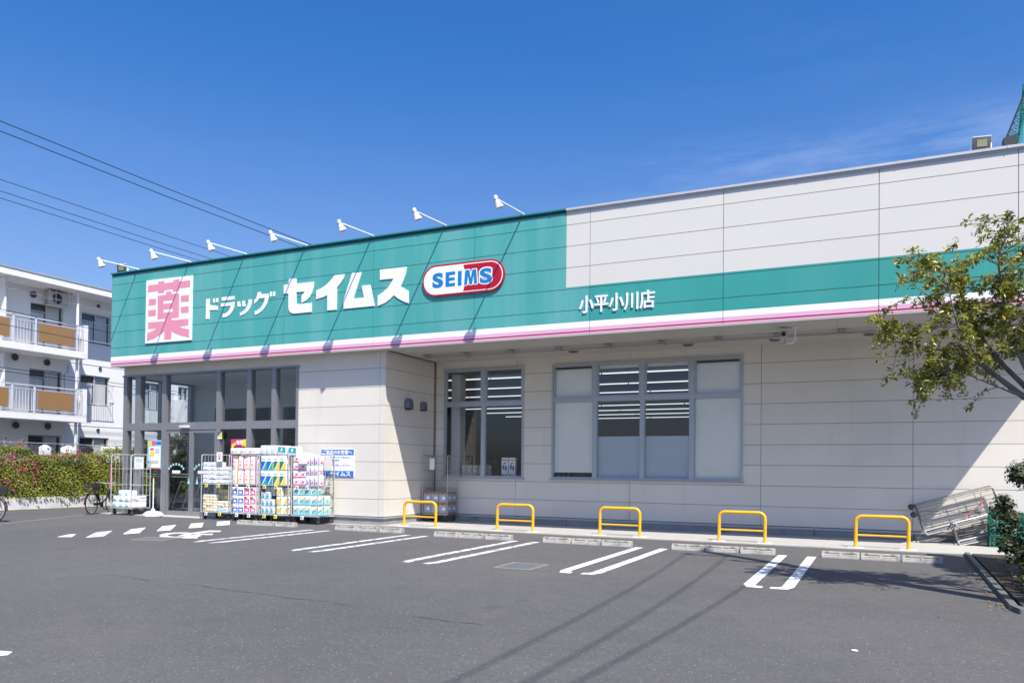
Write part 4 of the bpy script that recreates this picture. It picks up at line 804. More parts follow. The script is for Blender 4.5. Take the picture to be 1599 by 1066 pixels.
# posters on the glass
ps = sheet((-20.78, Y1+.03, 1.42), .62, .90, 'colourful blue, yellow and pink price poster on the glass left of the doors', 'poster', name='poster', base=SKY_, prints=((rect(.12, .05, .92, .78), CARD), (rect(.3, .82, .6, .98), PNK), (rect(.02, .8, .28, .95), YLW), (rect(.62, .85, .95, .95), BLU), (rect(.18, .45, .5, .6), YLW), (rect(.55, .55, .85, .7), LBL), (rect(.2, .2, .8, .3), GRY), (rect(.2, .65, .45, .73), PNK), (rect(.1, .01, .9, .04), RED)))
pp = sheet((-17.26, Y1+.0, 1.55), .60, .78, 'magenta and yellow points poster standing up behind the cages', 'poster', name='poster', base=C('poster_magenta', (.62, .04, .16), .4), prints=(([(0, .3), (.35, .5), (.3, .9), (.05, .8)], YLW), ([(.7, .75), (1, .7), (1, 1), (.75, .97)], YLW), ([(.3, .1), (.9, .2), (.8, .45), (.4, .4)], YLW)))
textmesh('ポイント', mat('poster_black', (.02, .02, .02), .5), 'letters', pp, (.12, .44, .56, .60), -.0105, depth=.005, bold=.006)
textmesh('激得', CARD, 'letters', pp, (.22, .62, .46, .74), -.0105, depth=.005, bold=.004)
sheet((-17.78, Y1-.02, 2.34), .18, .21, 'small blue and yellow sticker on the mullion above the first cage', 'sticker', name='sticker', base=YLW, prints=(([(0, .35), (1, 1), (0, 1)], BLU), (rect(0, 0, 1, .18), CARD)))
for x in (-19.50, -18.42):
    t = empty('door_sticker', (x, Y1+.012, 1.30), 'arched pale teal lettering with a white panel on the '+('left' if x < -19 else 'right')+' sliding door glass', 'sticker', 'arched door stickers')
    b = MB(); TL = mat('pale_teal_print', (.35, .62, .62), .5)
    for i in range(7): a = R(155-21.5*i); cx_, cz_ = .34*math.cos(a), .04+.24*math.sin(a); b.box(cx_-.032, -.004, cz_-.035, cx_+.032, 0, cz_+.035)
    b.build('lettering', TL, t)
    b = MB(); b.box(-.17, -.004, -.0, .17, 0, .085); b.build('panel', CARD, t)
for x in (-18.97, -18.62):
    b = MB(); b.prism([(-.055, 0), (.055, 0), (0, .2)], (0, -.004, 0), UX, UZ, .004); o = b.build('sticker', mat('pale_teal_print', (.35, .62, .62), .5)); o.location = (x, Y1+.012, .98); tag(o, 'small pale triangular sticker on the '+('left' if x < -18.8 else 'right')+' door leaf beside the door stile', 'sticker', 'triangular door stickers')
# blue notice board on the white wall
nb = empty('notice_board', (-13.90, Y1, 1.28), 'white notice with blue bands and Japanese writing on the white wall', 'sign')
b = MB(); b.box(0, -.02, 0, 1.09, 0, .74); b.build('board', mat('notice_white', (.80, .80, .80), .4), nb)
NBL = mat('notice_blue', (.02, .17, .58), .4)
b = MB(); b.box(0, -.023, .59, 1.09, -.0195, .74); b.box(0, -.023, 0, 1.09, -.0195, .16); b.build('band', NBL, nb)
textmesh('ご来店のお客様へ', CARD, 'letters', nb, (.05, .61, 1.03, .72), -.026, depth=.004, bold=.004)
textmesh('セイムス', CARD, 'letters', nb, (.30, .02, .98, .14), -.026, depth=.004, bold=.006)
textmesh('お車でのご来店は', NBL, 'letters', nb, (.30, .50, .95, .55), -.021, depth=.002); textmesh('駐車場を', NBL, 'letters', nb, (.30, .42, .62, .47), -.021, depth=.002); textmesh('ご利用ください', NBL, 'letters', nb, (.30, .28, 1.0, .34), -.021, depth=.002)
# roll cage of cartons in the recess
cb = (-11.76, 19.02, R(2)); DTUBE = mat('dull_cage_tube', (.46, .46, .45), .4, metal=.5)
cage((cb[0], cb[1], .02), cb[2], .80, .62, 1.88, 'grey roll cage of brown cartons in the shaded corner under the canopy', None, rails=(.62, .95, 1.44), tube=DTUBE)
carton = pack('carton', .235, .30, .30, CARDB, [(rect(0, .05, 1, .78), C('carton_blue', (.30, .36, .46), .6)), (rect(.42, .3, .85, .55), CARD), (rect(.3, .84, .7, .94), C('carton_brown_print', (.16, .08, .03), .7))], bev=.006, side=True)
for j in range(2):
    for i in range(3):
        for k in range(2):
            lx, ly = .03+.25*i, .01+.305*k; carton((cb[0]+lx*math.cos(cb[2])-ly*math.sin(cb[2]), cb[1]+lx*math.sin(cb[2])+ly*math.cos(cb[2]), .26+.31*j), 'brown carton with a blue grey side in the shaded roll cage', 'cartons in the shaded cage', rz=cb[2]+random.uniform(-.01, .01))
sheet((-11.55, 19.05, 1.50), .16, .32, 'pale leaflet pocket hung at the top of the shaded roll cage', 'notice', rz=0)
# folded cages leaning on the wall
FT = mat('folded_cage_tube', (.36, .355, .34), .4, metal=.35, var=.15, vs=9)
def lean(origin, ang, y, label, L_=1.55, Hh=.56, tube=FT, wheels=True):
    t = empty('folded_roll_cage', (origin[0], y, origin[1]), label, 'roll cage', 'folded roll cages on the walkway'); ca, sa = math.cos(ang), math.sin(ang)
    def T(a, b_, d=0): return (a*ca-b_*sa, d, a*sa+b_*ca)
    def ring(x0, z0, x1, z1, d, r=.05): return [T(x0, z0, d)]+[T(*p, d) for p in [(x1-r, z0), (x1-.3*r, z0+.3*r), (x1, z0+r), (x1, z1-r), (x1-.3*r, z1-.3*r), (x1-r, z1)]]+[T(x0, z1, d)]
    b = MB(); b.tube(ring(0, 0, L_, Hh, .0), .020, 8, closed=True)
    for k in (.42, .80, 1.18): b.tube([T(k, 0), T(k, Hh)], .010, 6)
    for k in range(1, 6): b.tube([T(0, Hh*k/6), T(L_, Hh*k/6)]  , .007, 5)
    b.build('side_frame', tube, t, smooth=True)
    b = MB(); b.tube(ring(.03, -.04, L_, Hh*.93, -.10), .019, 8, closed=True)
    for k in range(1, 6): b.tube([T(.03, Hh*k/6, -.10), T(L_, Hh*k/6, -.10)], .0055, 5)
    b.build('side_frame', tube, t, smooth=True)
    b = MB(); b.tube([T(0, 0, .0), T(0, Hh, 0), T(.0, Hh, -.45), T(0, 0, -.5)], .018, 7, closed=True)
    for k in range(1, 5): b.tube([T(0, Hh*k/5, 0), T(0, Hh*k/5, -.48)], .01, 5)
    b.build('base', mat('dark_base_and_shade', (.12, .12, .12), .6), t, smooth=True)
    b = MB(); b.tube([T(.0, -.02, -.5), T(L_*.98, -.01, -.14), T(L_, .02, -.1)], .018, 8); b.tube([T(.03, -.11, -.52), T(L_*.93, -.12, -.2)], .016, 8)
    b.tube([T(0, -.02, -.5), T(.03, -.11, -.52)], .02, 6); b.tube([T(.62, -.02, -.36), T(.64, -.11, -.38)], .03, 6); b.tube([T(1.25, -.02, -.23), T(1.27, -.11, -.25)], .03, 6)
    for k in range(1, 4): b.tube([T(.05, -.03-.02*k, -.45+.02*k), T(L_*.95, -.03-.02*k, -.16)], .005, 5)
    b.build('front_frame', tube, t, smooth=True)
    b = MB(); p = [Vector(T(.04, -.085, -.49)), Vector(T(L_*.86, -.085, -.24)), Vector(T(L_*.86, -.035, -.22)), Vector(T(.04, -.035, -.47))]; b.hexa([p[0], p[1], p[1]+Vector((0, .25, .01)), p[0]+Vector((0, .35, .01)), p[3], p[2], p[2]+Vector((0, .25, .01)), p[3]+Vector((0, .35, .01))]); b.build('base_shade_plate', mat('dark_base_and_shade', (.06, .06, .06), .6), t)  # dark plate stands for the base and the shadow gaps beneath the frames
    for (a, c_, d) in (((-.08, Hh-.03, -.03), (-.09, Hh-.20, -.20)) if wheels else ()):
        o = Vector(T(a, c_, d)); c = MB(); c.lathe([(.001, -.018), (.058, -.018), (.066, 0), (.058, .018), (.001, .018)], o, axis=(.1, 1, .1), n=16); co = c.build('wheel', WHEEL, t, smooth=True)
        c = MB(); c.box(o.x-.012, o.y-.04, o.z-.02, o.x+.08, o.y-.02, o.z+.03); c.lathe([(.001, -.022), (.026, -.022), (.026, .022), (.001, .022)], o, axis=(.1, 1, .1), n=10); c.build('bracket', mat('castor_plate', (.12, .125, .13), .4, metal=.5), t)
    return t
f1 = lean((.93, .30), R(17.5), 19.62, 'folded roll cage tilted against the wall, nearest the yellow barrier, with an orange strap')
f2 = lean((1.55, .12), R(15.0), 19.45, 'second folded roll cage tucked low under the tilted one beside the green crates', L_=1.25, Hh=.36, wheels=False)
STR = mat('rusty_strap', (.26, .13, .06), .7, rgb2=(.6, .12, .2), vs=11)
b = MB(); b.tube([(1.62, 19.36, .50), (1.78, 19.40, .66), (1.95, 19.44, .82), (2.12, 19.44, .99)], .013, 5); b.tube([(2.02, 19.42, .62), (2.03, 19.42, .8), (2.02, 19.42, 1.12)], .008, 5); tag(b.build('strap', STR), 'pink and rust coloured strap crossing the tilted folded cage', 'strap')
# crates and blue lidded tub by the bed
GR = mat('green_crate_plastic', (.015, .17, .115), .4, var=.1, vs=8)
cr0 = None
def crate():
    b = MB(); w_, d, h = .62, .42, .235
    for z0, z1 in ((0, .025), (.095, .115), (.15, .165), (.205, .235)): 
        b.box(0, 0, z0, w_, .018, z1); b.box(0, d-.018, z0, w_, d, z1); b.box(0, .018, z0, .018, d-.018, z1); b.box(w_-.018, .018, z0, w_, d-.018, z1)
    for i in range(9): x = i*(w_-.02)/8; b.box(x+.001, .003, .02, x+.018, .014, .21); b.box(x+.001, d-.014, .02, x+.018, d-.003, .21)
    for i in range(6): y = .02+i*(d-.06)/5; b.box(.003, y, .02, .014, y+.016, .21); b.box(w_-.014, y, .02, w_-.003, y+.016, .21)
    b.box(.018, .018, .004, w_-.018, d-.018, .012); return b
CLb = ['bottom green plastic crate of the stack by the walkway', 'middle green plastic crate of the stack by the walkway', 'top green plastic crate of the stack, below the folded cage']
for k in range(3):
    if cr0 is None: cr0 = crate().build('plastic_crate', GR); cr0.location = (2.12, 18.85, .02); tag(cr0, CLb[0], 'crate', 'green crates')
    else: dup(cr0, (2.12+.01*k, 18.85-.01*k, .02+.24*k), rz=.02*k, label=CLb[k])
tb = empty('storage_tub', (2.85, 18.9, .02), 'pale storage tub with blue lid beside the green crates', 'tub')
b = MB(); b.box(0, 0, 0, .7, .5, .62); b.build('body', mat('pale_tub', (.55, .60, .66), .4), tb, bevel=.03)
b = MB(); b.box(-.03, -.03, .62, .73, .53, .70); b.box(-.02, -.02, .27, .72, .52, .31); b.build('lid', mat('blue_lid', (.03, .20, .62), .35), tb, bevel=.012)
# small litter
b = MB(); b.lathe([(.001, 0), (.035, .002), (.04, .012), (.03, .02), (.001, .022)], (0, 0, .004), n=9); o = b.build('litter', mat('white_litter', (.75, .72, .62), .6)); o.location = (-.17, 7.33, 0); o.scale = (.75, .45, .7); tag(o, 'small cream scrap of litter lying alone on the asphalt', 'litter')
# shopping trolleys behind the glass
tr = None
for k in range(4):
    if tr is None:
        tr = empty('shopping_trolley', (-20.95, 18.3, .012), 'shopping trolley behind the entrance glass, first of the nested row', 'trolley', None, R(0)); r_ = .011
        b = MB()
        for y in (0, .45): b.tube([(.45, y, 1.0), (.30, y, .70), (.05, y, .12), (.75, y*.8+.04, .12)], r_, 6)
        b.tube([(.45, 0, 1.0), (.45, .45, 1.0)], .014, 6); b.build('frame', STEEL, tr, smooth=True)
        b = MB(); zz = [(.42, .95), (.95, .92)]
        for y in (0, .45): b.tube([(.40, y, .90), (1.0, y*.7+.06, .86), (.90, y*.7+.06, .50), (.45, y, .48)], .007, 5, closed=True)
        for i in range(5): x = .42+.12*i; b.tube([(x, 0, .89), (x, 0, .49), (x, .45, .49), (x, .45, .89)], .004, 4)
        b.build('basket', DGREY, tr)
        for y in (0.02, .43):
            b = MB(); b.lathe([(.001, -.012), (.055, -.012), (.055, .012), (.001, .012)], (.08, y, .055), axis=UY, n=12); b.build('wheel', BLACK, tr)
    else: dup(tr, (-20.95+.42*k, 18.3+.02*k, .012), label='shopping trolley behind the entrance glass, '+('', 'second', 'third', 'last')[k]+' of the nested row')
# goods on the window ledge
led = empty('display_ledge', (-10.2, Y2+.5, 0), 'low white display ledge inside the narrow window', 'shelf')
b = MB(); b.box(-1.15, -.3, 1.30, 1.2, .1, 1.34); b.build('board', INW, led)
b = MB(); b.box(-1.1, -.28, 0, -1.06, .08, 1.30); b.box(1.1, -.28, 0, 1.14, .08, 1.30); b.build('support', INW, led)
bag = pack('plastic_bag', .19, .14, .30, C('bag_film', (.52, .52, .50), .4, rgb2=(.30, .28, .24), vs=9), [(rect(.2, .3, .8, .5), GRY)], bev=.05)
for i in range(5): bag((-11.05+.19*i, Y2+.24, 1.34), 'crumpled pale bag of goods lying inside the narrow window', 'bags in the narrow window', rz=random.uniform(-.3, .3))
bx = pack('printed_box', .20, .12, .52, FILM, [(rect(.1, .82, .9, .9), ORG), (rect(.15, .35, .45, .6), INK), (rect(.55, .3, .85, .55), INK), (rect(.3, .65, .7, .72), INK), (rect(.2, 0, .4, .08), RED), (rect(.6, 0, .8, .08), RED)], bev=.006)
for i in range(2): bx((-9.72+.23*i, Y2+.22, 1.34), 'tall white box with black pictures inside the narrow window', 'tall boxes in the narrow window')
for i in range(4):
    t = empty('shop_shelf', (-16.5+5.2*i, 25.0, 0), ('store shelf unit deep inside behind the porch', 'store shelf unit deep inside behind the narrow window', 'store shelf unit behind the wide window', 'store shelf unit at the far end inside')[i], 'shelf', 'shop shelves inside')
    b = MB(); b.box(0, 0, 0, 4.6, .6, .15); b.box(0, .28, .15, 4.6, .32, 1.8)
    for z in (.5, .85, 1.2, 1.55): b.box(0, 0, z, 4.6, .6, z+.025)
    b.build('rack', mat('shelf_metal', (.35, .35, .36), .5), t)
    b = MB()
    for z in (.16, .53, .88, 1.23, 1.58):
        x = .02
        while x < 4.5: w_ = random.uniform(.07, .16); b.box(x, .04, z, x+w_-.01, .26, z+random.uniform(.14, .29)); x += w_
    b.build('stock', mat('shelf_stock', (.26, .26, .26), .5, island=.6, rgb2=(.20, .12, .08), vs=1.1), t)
# ------------------------------------------------------------ bicycles
TYRE = mat('bicycle_tyre', (.02, .02, .02), .7); RIM = mat('bicycle_rim', (.62, .63, .65), .3, metal=.6); FRM = mat('black_frame', (.018, .02, .024), .3); BSK = mat('basket_wire', (.035, .032, .03), .5)
def bicycle(loc, rz, label):
    t = empty('bicycle', loc, label, 'bicycle', None, rz); WR = .34; X0, X1 = 0, 1.10
    for x in (X0, X1):
        b = MB(); b.tube(arc((x, 0, WR), WR-.018, 0, 2*math.pi, 40)[:-1], .018, 7, closed=True); wo = b.build('wheel', TYRE, t, smooth=True)
        b = MB(); b.tube(arc((x, 0, WR), WR-.042, 0, 2*math.pi, 40)[:-1], .012, 6, closed=True); b.build('rim', RIM, wo, smooth=True)
        b = MB()
        for k in range(16): a = 2*math.pi*k/16; b.tube([(x, .02*(-1)**k, WR), (x+(WR-.045)*math.cos(a), 0, WR+(WR-.045)*math.sin(a))], .0022, 3)
        b.lathe([(.001, -.05), (.02, -.05), (.02, .05), (.001, .05)], (x, 0, WR), axis=UY, n=10); b.build('spokes', RIM, wo)
        b = MB(); a0, a1 = ((R(10), R(185)) if x == X0 else (R(-10), R(140)))
        pts = arc((x, 0, WR), WR+.03, a0, a1, 14); 
        for i in range(len(pts)-1):
            p, q = pts[i], pts[i+1]; b.face([(p.x, -.025, p.z), (q.x, -.025, q.z), (q.x, .025, q.z), (p.x, .025, p.z)])
        b.build('mudguard', FRM, t)
    b = MB(); BB = (.46, 0, .29); ST_ = (.33, 0, .70); HD = (.98, 0, .78); HD2 = (1.0, 0, .64)
    b.tube([BB, ST_], .016, 8); b.tube([BB, (.72, 0, .42), HD2], .021, 8); b.tube([HD, HD2], .02, 8); b.tube([HD2, (1.03, -.05, .55), (X1, -.05, WR)], .012, 6); b.tube([HD2, (1.03, .05, .55), (X1, .05, WR)], .012, 6)
    for y in (-.05, .05): b.tube([(X0, y, WR), BB], .01, 6); b.tube([(X0, y, WR), (.36, 0, .62)], .008, 6)
    b.build('frame', FRM, t, smooth=True)
    b = MB(); b.tube([ST_, (.31, 0, .80)], .012, 6); b.lathe([(.001, .05), (.06, .05), (.11, .03), (.12, 0), (.001, -.02)], (.27, 0, .80), n=14); b.build('saddle', BLACK, t, smooth=True)
    b = MB(); b.tube([HD, (.95, 0, .93)], .012, 6); b.tube([(.72, -.26, .98), (.90, -.26, .97), (.97, -.12, .94), (.97, .12, .94), (.90, .26, .97), (.72, .26, .98)], .012, 7); b.build('handlebar', STEEL, t, smooth=True)
    b = MB(); b.lathe([(.001, -.008), (.09, -.008), (.09, .008), (.001, .008)], (.46, -.05, .29), axis=UY, n=20); b.box(.0, -.07, .27, .52, -.06, .36); b.tube([(.46, -.08, .29), (.55, -.08, .14)], .009, 5); b.box(.50, -.16, .125, .62, -.08, .15); b.build('chain_guard', FRM, t)
    b = MB(); zb = .74
    for z in (zb, zb+.1, zb+.22): b.tube([(-.25, -.17, z), (.17, -.17, z), (.17, .17, z), (-.25, .17, z)], .006, 4, closed=True)
    for i in range(12): x = -.25+.038*i; b.tube([(x, -.17, zb+.22), (x, -.17, zb), (x, .17, zb), (x, .17, zb+.22)], .0045, 4)
    for i in range(9): y = -.17+.042*i; b.tube([(-.25, y, zb+.22), (-.25, y, zb), (.17, y, zb), (.17, y, zb+.22)], .0045, 4)
    b.box(-.24, -.16, zb, .16, .16, zb+.012); b.box(-.245, -.165, zb+.01, .165, -.160, zb+.20); b.build('basket', BSK, t)
    b = MB(); b.box(-.26, -.05, .66, .25, .05, .675); b.tube([(X0, -.06, WR), (-.05, -.05, .67)], .006, 5); b.tube([(X0, .06, WR), (-.05, .05, .67)], .006, 5); b.tube([(.0, .07, .3), (-.16, .12, .01)], .008, 5); b.build('carrier', STEEL, t)
    b = MB(); b.box(-.375, -.02, .42, -.36, .02, .47); b.build('reflector', mat('red_reflector', (.5, .01, .01), .3), t)
    return t
bicycle((-21.95, 16.20, 0), math.atan2(1.0, -.42), 'black bicycle with a rear basket parked along the flower hedge by the cages')
bicycle((-20.98, 12.70, 0), math.atan2(-.3, -1.0), 'black bicycle with rear box basket on the open asphalt, cut by the frame')
# ------------------------------------------------------------ apartment block on the left
AP = empty('apartment_building', (-33, 22, 0), 'white three storey apartment block with balconies beyond the flower hedge', 'building'); AL = (-33, 22, 0)
AW = mat('white_render', (.74, .74, .74), .7, var=.03, vs=.5, bump=.15, bs=20, dirt=((.48, .47, .46), (2.0, 2.0, .25), .60, .25))
XA, XB = -30.7, -32.0
holes = []
def win(y0, y1, z0, z1): holes.append((y0, z0, y1, z1))
for z in (0, 2.78, 5.56):
    win(20.67, 22.14, .72+z, 2.77+z); win(22.97, 24.43, 1.40+z, 2.76+z); win(26.14, 27.25, 1.40+z, 2.76+z); win(28.3, 28.95, 1.9+z, 2.76+z); win(16.5, 18.0, .72+z, 2.77+z)
b = MB(); PB = lambda u, v, d: (XB-d, u, v)
us = sorted({12.0, 34.0} | {h[i] for h in holes for i in (0, 2)}); vs = sorted({0, 9.0} | {h[i] for h in holes for i in (1, 3)})
for i in range(len(us)-1):
    for j in range(len(vs)-1):
        mu, mv = (us[i]+us[i+1])/2, (vs[j]+vs[j+1])/2
        if not any(h[0] < mu < h[2] and h[1] < mv < h[3] for h in holes): b.face([PB(us[i], vs[j], 0), PB(us[i+1], vs[j], 0), PB(us[i+1], vs[j+1], 0), PB(us[i], vs[j+1], 0)])
for h in holes:
    c4 = [(h[0], h[1]), (h[2], h[1]), (h[2], h[3]), (h[0], h[3])]
    for i in range(4): j = (i+1) % 4; b.face([PB(*c4[i], 0), PB(*c4[i], .16), PB(*c4[j], .16), PB(*c4[j], 0)])
b.box(-42, 12, 0, XB-.3, 34, 9.0); b.build('wall', AW, AP, AL)
b = MB(); b.box(-42.5, 11, 8.93, XA, 36, 9.22, 0); b.box(-42.4, 11, 9.22, XA-.05, 36, 9.26, 0); b.box(XA-.02, 11, 9.20, XA+.03, 36, 9.26, 1); b.build('roof', [AW, mat('eave_trim', (.30, .36, .36), .5)], AP, AL)
for z in (3.33, 6.06):
    b = MB(); b.box(XB, 12, z, XA, 22.35, z+.27); b.box(XA-.55, 22.22, z+.262, XA-.01, 22.36, z+1.43); b.build('balcony', AW, AP, AL)
b = MB(); b.box(XB, 27.9, 3.0, XB+.9, 31, 4.8); b.build('balcony', AW, AP, AL)
b = MB(); b.box(XB+.01, 19.05, 3.6, XB+.9, 19.12, 5.9); b.box(XB+.01, 19.05, 6.33, XB+.9, 19.12, 8.9); b.build('partition', AW, AP, AL)
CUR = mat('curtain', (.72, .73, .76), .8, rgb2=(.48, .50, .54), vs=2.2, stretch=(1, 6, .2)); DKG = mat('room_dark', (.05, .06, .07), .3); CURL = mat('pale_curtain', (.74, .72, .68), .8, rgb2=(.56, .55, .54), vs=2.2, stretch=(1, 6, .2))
AG = glass_mat('apartment_glass', (.85, .88, .9), .7)
for k, h in enumerate(holes):
    y0, z0, y1, z1 = h; f = MB(); x = XB-.10; ym = (y0+y1)/2
    for a, c, d, e in ((y0, z0, y1, z0+.05), (y0, z1-.05, y1, z1), (y0, z0+.05, y0+.05, z1-.05), (y1-.05, z0+.05, y1, z1-.05), (ym-.03, z0+.05, ym+.03, z1-.05)): f.box(x-.03, a, c, x+.03, d, e)
    if y1-y0 > 1: f.box(x-.02, y0+.05, z1-.38, x+.02, ym-.03, z1-.34)
    fo = f.build('window', mat('pale_window_frame', (.46, .47, .48), .4, metal=.2), AP, AL)
    q = MB(); q.face([(x, y0, z0), (x, y1, z0), (x, y1, z1), (x, y0, z1)]); q.build('pane', AG, fo, AL)
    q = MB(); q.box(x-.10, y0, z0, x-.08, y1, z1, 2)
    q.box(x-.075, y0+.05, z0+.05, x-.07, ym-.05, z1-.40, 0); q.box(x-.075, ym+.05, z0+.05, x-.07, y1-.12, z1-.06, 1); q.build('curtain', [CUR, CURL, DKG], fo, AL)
RAIL = mat('pale_rail', (.60, .62, .66), .4, metal=.1)
for z in (3.60, 6.33):
    r = MB(); zt = z+1.10
    r.box(XA-.06, 12, zt-.03, XA-.01, 22.15, zt+.01); r.box(XA-.055, 12, zt-.18, XA-.015, 22.15, zt-.155); r.box(XA-.055, 12, z+.08, XA-.015, 22.15, z+.105)
    for y in (12.5, 14.8, 16.2, 17.3, 18.2, 19.18, 20.08, 21.87, 22.12): r.box(XA-.07, y-.03, z-.02, XA-.01, y+.03, zt)
    y = 12.1
    while y < 22.1: r.box(XA-.045, y-.009, z+.1, XA-.025, y+.009, zt-.17); y += .125
    ro = r.build('balcony_rail', RAIL, AP, AL)
    for a, c in ((20.20, 21.72), (17.5, 19.02), (14.9, 16.1)):
        p = MB(); p.box(XA-.012, a, z+.17, XA-.002, c, zt-.20); p.build('screen_panel', mat('tan_screen', (.27, .155, .065), .6, var=.05, vs=4), ro, AL)
for z in (3.0-2.3, 3.0+.58, 3.0+3.36):
    for y0, y1 in ((22.55, 24.35), (26.2, 27.75)):
        if y0 > 25 and z > 5: continue
        r = MB(); xo = XB+.36; za, zb = z+.66, z+1.52
        for zz in (za, zb): r.tube([(XB, y0, zz), (xo, y0, zz), (xo, y1, zz), (XB, y1, zz)], .014, 5)
        y = y0+.1
        while y < y1: r.box(xo-.008, y-.007, za, xo+.008, y+.007, zb); y += .115
        for yy in (y0, y1): r.tube([(XB, yy, za), (xo, yy, zb)], .008, 4)
        r.build('window_rail', RAIL, AP, AL)
b = MB()
for z0, z1 in ((0, 3.33), (3.6, 6.06), (6.33, 8.93)): b.tube([(-31.0, 22.07, z0), (-31.0, 22.07, z1)], .055, 10)
b.build('downpipe', AW, AP, AL, smooth=True)
b = MB()
for y, z in ((19.42, 8.33), (20.04, 5.9), (21.40, 5.85), (20.13, 3.12), (21.49, 3.15), (20.75, 8.62)): b.lathe([(.13, 0), (.14, .06), (.11, .08), (.001, .04)], (XB, y, z), axis=UX, n=16)
for y, z in ((23.76, 8.72), (23.9, 5.9), (23.85, 3.1), (25.3, 2.0)): b.lathe([(.07, 0), (.08, .05), (.001, .05)], (XB, y, z), axis=UX, n=12)
b.build('vent_cap', mat('dark_vent', (.06, .065, .07), .5), AP, AL)
b = MB(); b.box(XB, 22.4, 3.25, XB+.012, 34, 3.27); b.box(XB, 22.4, 6.0, XB+.012, 34, 6.02); b.tube([(XB+.02, 22.35, 5.9), (XB+.02, 22.35, 5.5), (XB+.02, 22.2, 5.5), (XB+.02, 22.2, 3.6)], .02, 5); b.build('trim_line', mat('pale_joint', (.4, .4, .4), .8), AP, AL)
# air conditioner under the eave
ac = empty('air_conditioner', (-31.75, 21.1, 8.25), 'air conditioner outdoor unit hung under the eave of the top balcony', 'air conditioner')
b = MB(); b.box(-.15, .1, .03, .2, .92, .60); b.build('casing', mat('ac_casing', (.52, .51, .48), .5), ac, bevel=.02)
b = MB(); b.lathe([(.001, .0), (.2, .0), (.22, .02), (.2, .03), (.001, .01)], (.2, .42, .31), axis=UX, n=18); b.build('fan_grille', BLACK, ac)
b = MB()
for y in (.0, .28, .98): b.box(-.05, y, 0, .0, y+.03, .68); b.box(.28, y, 0, .31, y+.03, .68)
b.box(-.1, 0, 0, .31, 1.0, .03); b.build('hanger', mat('hanger_steel', (.55, .52, .47), .5, metal=.3), ac)
# laundry behind the hedge
LN = [('white_shirt', (.74, .75, .78), 19.55, .45, 'small white shirt on a hanger behind the hedge, farthest towards the street'), ('white_shirt', (.75, .76, .78), 20.4, .62, 'wide white shirt on a hanger behind the hedge'), ('black_shirt', (.02, .02, .022), 21.25, .50, 'black shirt pegged on the pole behind the hedge'), ('white_towel', (.76, .77, .78), 22.1, .60, 'folded white towel pegged on the pole behind the hedge')]
b = MB(); b.tube([(-28.2, 17, 2.32), (-28.2, 22.8, 2.30)], .014, 6); b.tube([(-28.2, 17.1, 0), (-28.2, 17.1, 2.34)], .02, 6); b.tube([(-28.2, 22.7, 0), (-28.2, 22.7, 2.34)], .02, 6); tag(b.build('laundry_pole', STEEL), 'steel laundry pole behind the hedge', 'laundry pole')
for nm, rgb, y, w_, lab in LN:
    t = MB(); y -= .9; h = .42 if nm != 'white_towel' else .30
    pr = [(0, -h), (w_, -h), (w_, -.10), (w_*.62, 0), (w_*.38, 0), (0, -.10)] if nm != 'white_towel' else [(0, -h), (w_, -h), (w_, 0), (0, 0)]
    t.prism(pr, (-28.18, y, 2.26), (0, 1, 0), (0, 0, 1), .05); o = t.build(nm, mat(nm, rgb, .8, bump=.4, bs=9), loc=(-28.2, y, 2.26), bevel=.015); tag(o, lab, 'laundry', 'laundry on the pole')
# ------------------------------------------------------------ retaining wall and flower hedge
RW = mat('white_concrete_wall', (.60, .60, .60), .85, var=.08, vs=1.6, bump=.3, bs=30, dirt=((.30, .29, .27), (1.2, 1.2, 2.5), .55, .5))
t = empty('low_wall', (-25.75, 18, 0), 'low white concrete retaining wall under the flower hedge', 'wall')
b = MB(); y = 8.0
while y < 27: b.box(-25.85, y, -.1, -25.58, y+2.385, .42); y += 2.4
b.build('wall_face', RW, t, (-25.75, 18, 0)); b = MB(); b.box(-25.58, 8, -.1, -25.50, 27, .03); b.build('footing', mat('mossy_footing', (.14, .12, .085), .9, var=.3, vs=6), t, (-25.75, 18, 0))
LEAF = mat('hedge_leaf', (.27, .29, .035), .5, island=.6, rgb2=(.10, .13, .016), vs=1.3, trans=.25)
LEAFD = mat('shrub_leaf', (.035, .050, .013), .55, island=.5, trans=.15)
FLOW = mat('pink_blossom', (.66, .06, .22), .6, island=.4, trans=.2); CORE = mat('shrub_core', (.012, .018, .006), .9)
WOOD = mat('brown_twig', (.10, .075, .05), .8, var=.2, vs=20)
def leafquad(b, p, s, n=None, mi=0, fold=.25, L2=1.9):
    d = Vector((random.gauss(0, 1), random.gauss(0, 1), random.gauss(0, 1))).normalized() if n is None else n
    e = d.orthogonal().normalized(); e = Matrix.Rotation(random.uniform(0, 6.28), 3, d) @ e; f = d.cross(e); p = Vector(p)
    k = len(b.v); b.v += [tuple(p-e*s*L2*.5), tuple(p+f*s*.5+d*s*fold*.4), tuple(p+e*s*L2*.5), tuple(p-f*s*.5+d*s*fold*.4)]; b.f.append((k, k+1, k+2, k+3)); b.m.append(mi)
def hump(y): return 1.50+.13*math.sin(y*1.3)+.08*math.sin(y*3.1+1)+.05*math.sin(y*7.3)
H = empty('flower_hedge', (-26.1, 18, .4), 'long yellow green hedge with clusters of pink flowers on a low white wall', 'hedge'); HL = (-26.1, 18, .4)
b = MB()
